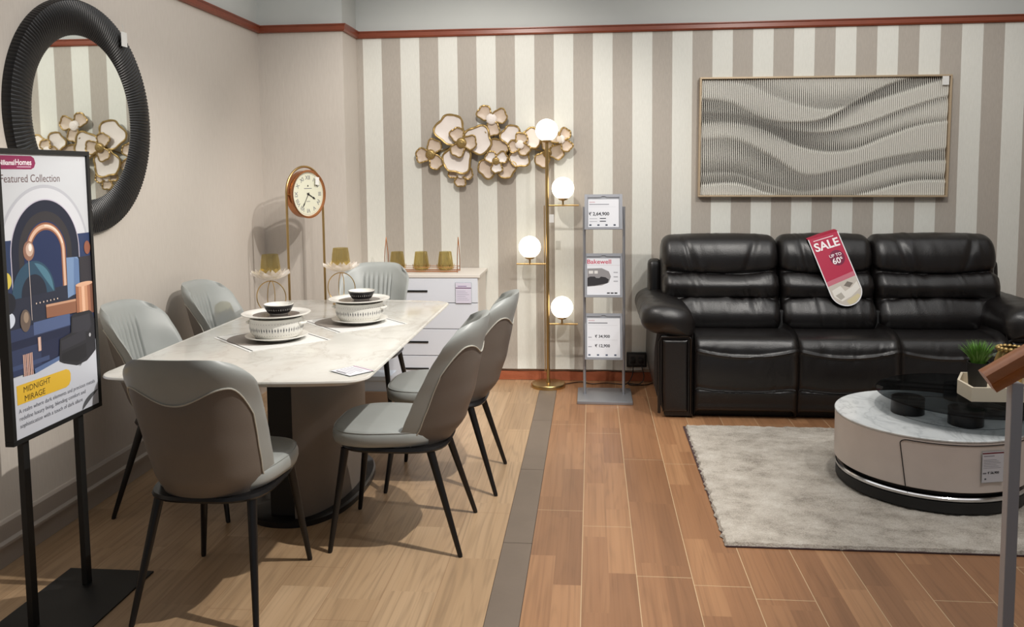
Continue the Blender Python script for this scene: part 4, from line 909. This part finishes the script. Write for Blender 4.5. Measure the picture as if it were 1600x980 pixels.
# tray, plant, ornament on the glass
GZ = .343+.087
t = thing('display_tray', 'cream raised rim tray standing on the smoked glass tabletop', 'tray', (1.86, 4.0, GZ), 0)
hexo = [(-.168, -.16), (.168, -.16), (.168, -.01), (.09, .14), (-.09, .14), (-.168, -.01)]; hexi = [(x*.93, y*.93) for x, y in hexo]
vs = [(x, y, 0) for x, y in hexo]+[(x, y, .064) for x, y in hexo]+[(x, y, .064) for x, y in hexi]+[(x*.99, y*.99, .012) for x, y in hexi]
MB().add(vs, [(r_*6+k, r_*6+(k+1) % 6, (r_+1)*6+(k+1) % 6, (r_+1)*6+k) for r_ in range(3) for k in range(6)]+[tuple(range(6)), tuple(range(18, 24))]).build('tray_body', 'cream', t, smooth=0)
t = thing('potted_grass', 'small black pot of green artificial grass in the cream tray', 'plant', (1.787, 4.0, GZ+.0135))
MB().lathe([(0, 0), (.034, 0), (.037, .004), (.047, .125), (.048, .132), (.044, .132), (.042, .12), (0, .118)], n=32).build('pot', 'blackmat', t)
mb = MB(); rg = random.Random(3)
for k in range(300):
    a = rg.uniform(0, 2*PI); r_ = .03*math.sqrt(rg.random()); lean = r_/.03*rg.uniform(.4, 1.0); h = rg.uniform(.085, .128); w_ = rg.uniform(.0018, .003); ba = a+rg.uniform(-.5, .5)
    p = []
    for j in range(5):
        f = j/4; rr = r_+lean*.082*f**1.6; p.append(Vector((rr*math.cos(ba), rr*math.sin(ba), .116+h*f*(1-.25*lean*f))))
    sd = Vector((-math.sin(ba), math.cos(ba), 0)); vs = []
    for j, q_ in enumerate(p): ww = w_*(1-j/4)**.6+.0002; vs += [q_-sd*ww, q_+sd*ww]
    mb.add(vs, [(2*j, 2*j+1, 2*j+3, 2*j+2) for j in range(4)])
mb.build('foliage', 'green', t, weld=0)
t = thing('gold_ornament', 'gold ribbed ornament vase behind the wooden handrail on the cream tray', 'ornament', (1.955, 4.06, GZ+.0135))
mb = MB(); mb.grid(lambda u, v: ((.05+.006*math.cos(24*PI*u))*(.45+.75*math.sin(PI*(.12+.76*v)))*math.cos(2*PI*u), (.05+.006*math.cos(24*PI*u))*(.45+.75*math.sin(PI*(.12+.76*v)))*math.sin(2*PI*u), .0+v*.19), 96, 24, cu=True)
mb.build('vase_body', 'antique', t); mb = MB()
for k in range(16):
    a = 2*PI*k/16; mb.ball((.052*math.cos(a), .052*math.sin(a), .185), .012, nu=10, nv=7)
mb.build('beaded_rim', 'antique', t)

# ================================================================== STAIR HANDRAIL IN THE FOREGROUND
t = thing('stair_handrail', 'wooden handrail on a satin steel post at the right edge', 'handrail', (.93, 1.9, 0))
MB().box(.916, .941, 1.888, 1.913, 0, 1.0, .002).build('post', 'steel', t, smooth=0, world=True); MB().box(.90, .96, 1.872, 1.93, 0, .006, .001).build('foot_plate', 'steel', t, smooth=0, world=True)
d = Vector((.85, -.12, .60)).normalized(); sd = Vector((0, -1, 0)); sd = (sd-d*sd.dot(d)).normalized(); up = sd.cross(d); up = up if up.z > 0 else -up
prof = [(-.030, .022), (-.034, .012), (-.034, .0), (-.026, -.006), (-.022, -.016), (-.024, -.03), (.024, -.03), (.022, -.016), (.026, -.006), (.034, 0), (.034, .012), (.030, .022), (.018, .027), (-.018, .027)]
MB().prism([(a*.8, b*.86) for a, b in prof], sd, up, d, Vector((.868, 1.9, 1.004)), 0, .85).build('handrail', 'rail', t, smooth=30, world=True)

# ================================================================== BOXES BELOW THE FAR CHAIR
t = thing('carton', 'plain brown carton on the floor under the far end chair', 'box', (-1.38, 5.22, 0))
MB().box(-1.50, -1.25, 5.13, 5.33, 0, .085, .002).build('carton_body', 'carton', t, smooth=0, world=True)
t = thing('lidded_box', 'pale blue white lidded box on top of the brown carton', 'box', (-1.375, 5.22, .085))
MB().box(-1.455, -1.290, 5.14, 5.30, .085, .16, .002).build('box_body', 'boxw', t, smooth=0, world=True); MB().box(-1.463, -1.282, 5.132, 5.308, .155, .185, .003).build('lid', 'boxw', t, smooth=0, world=True)
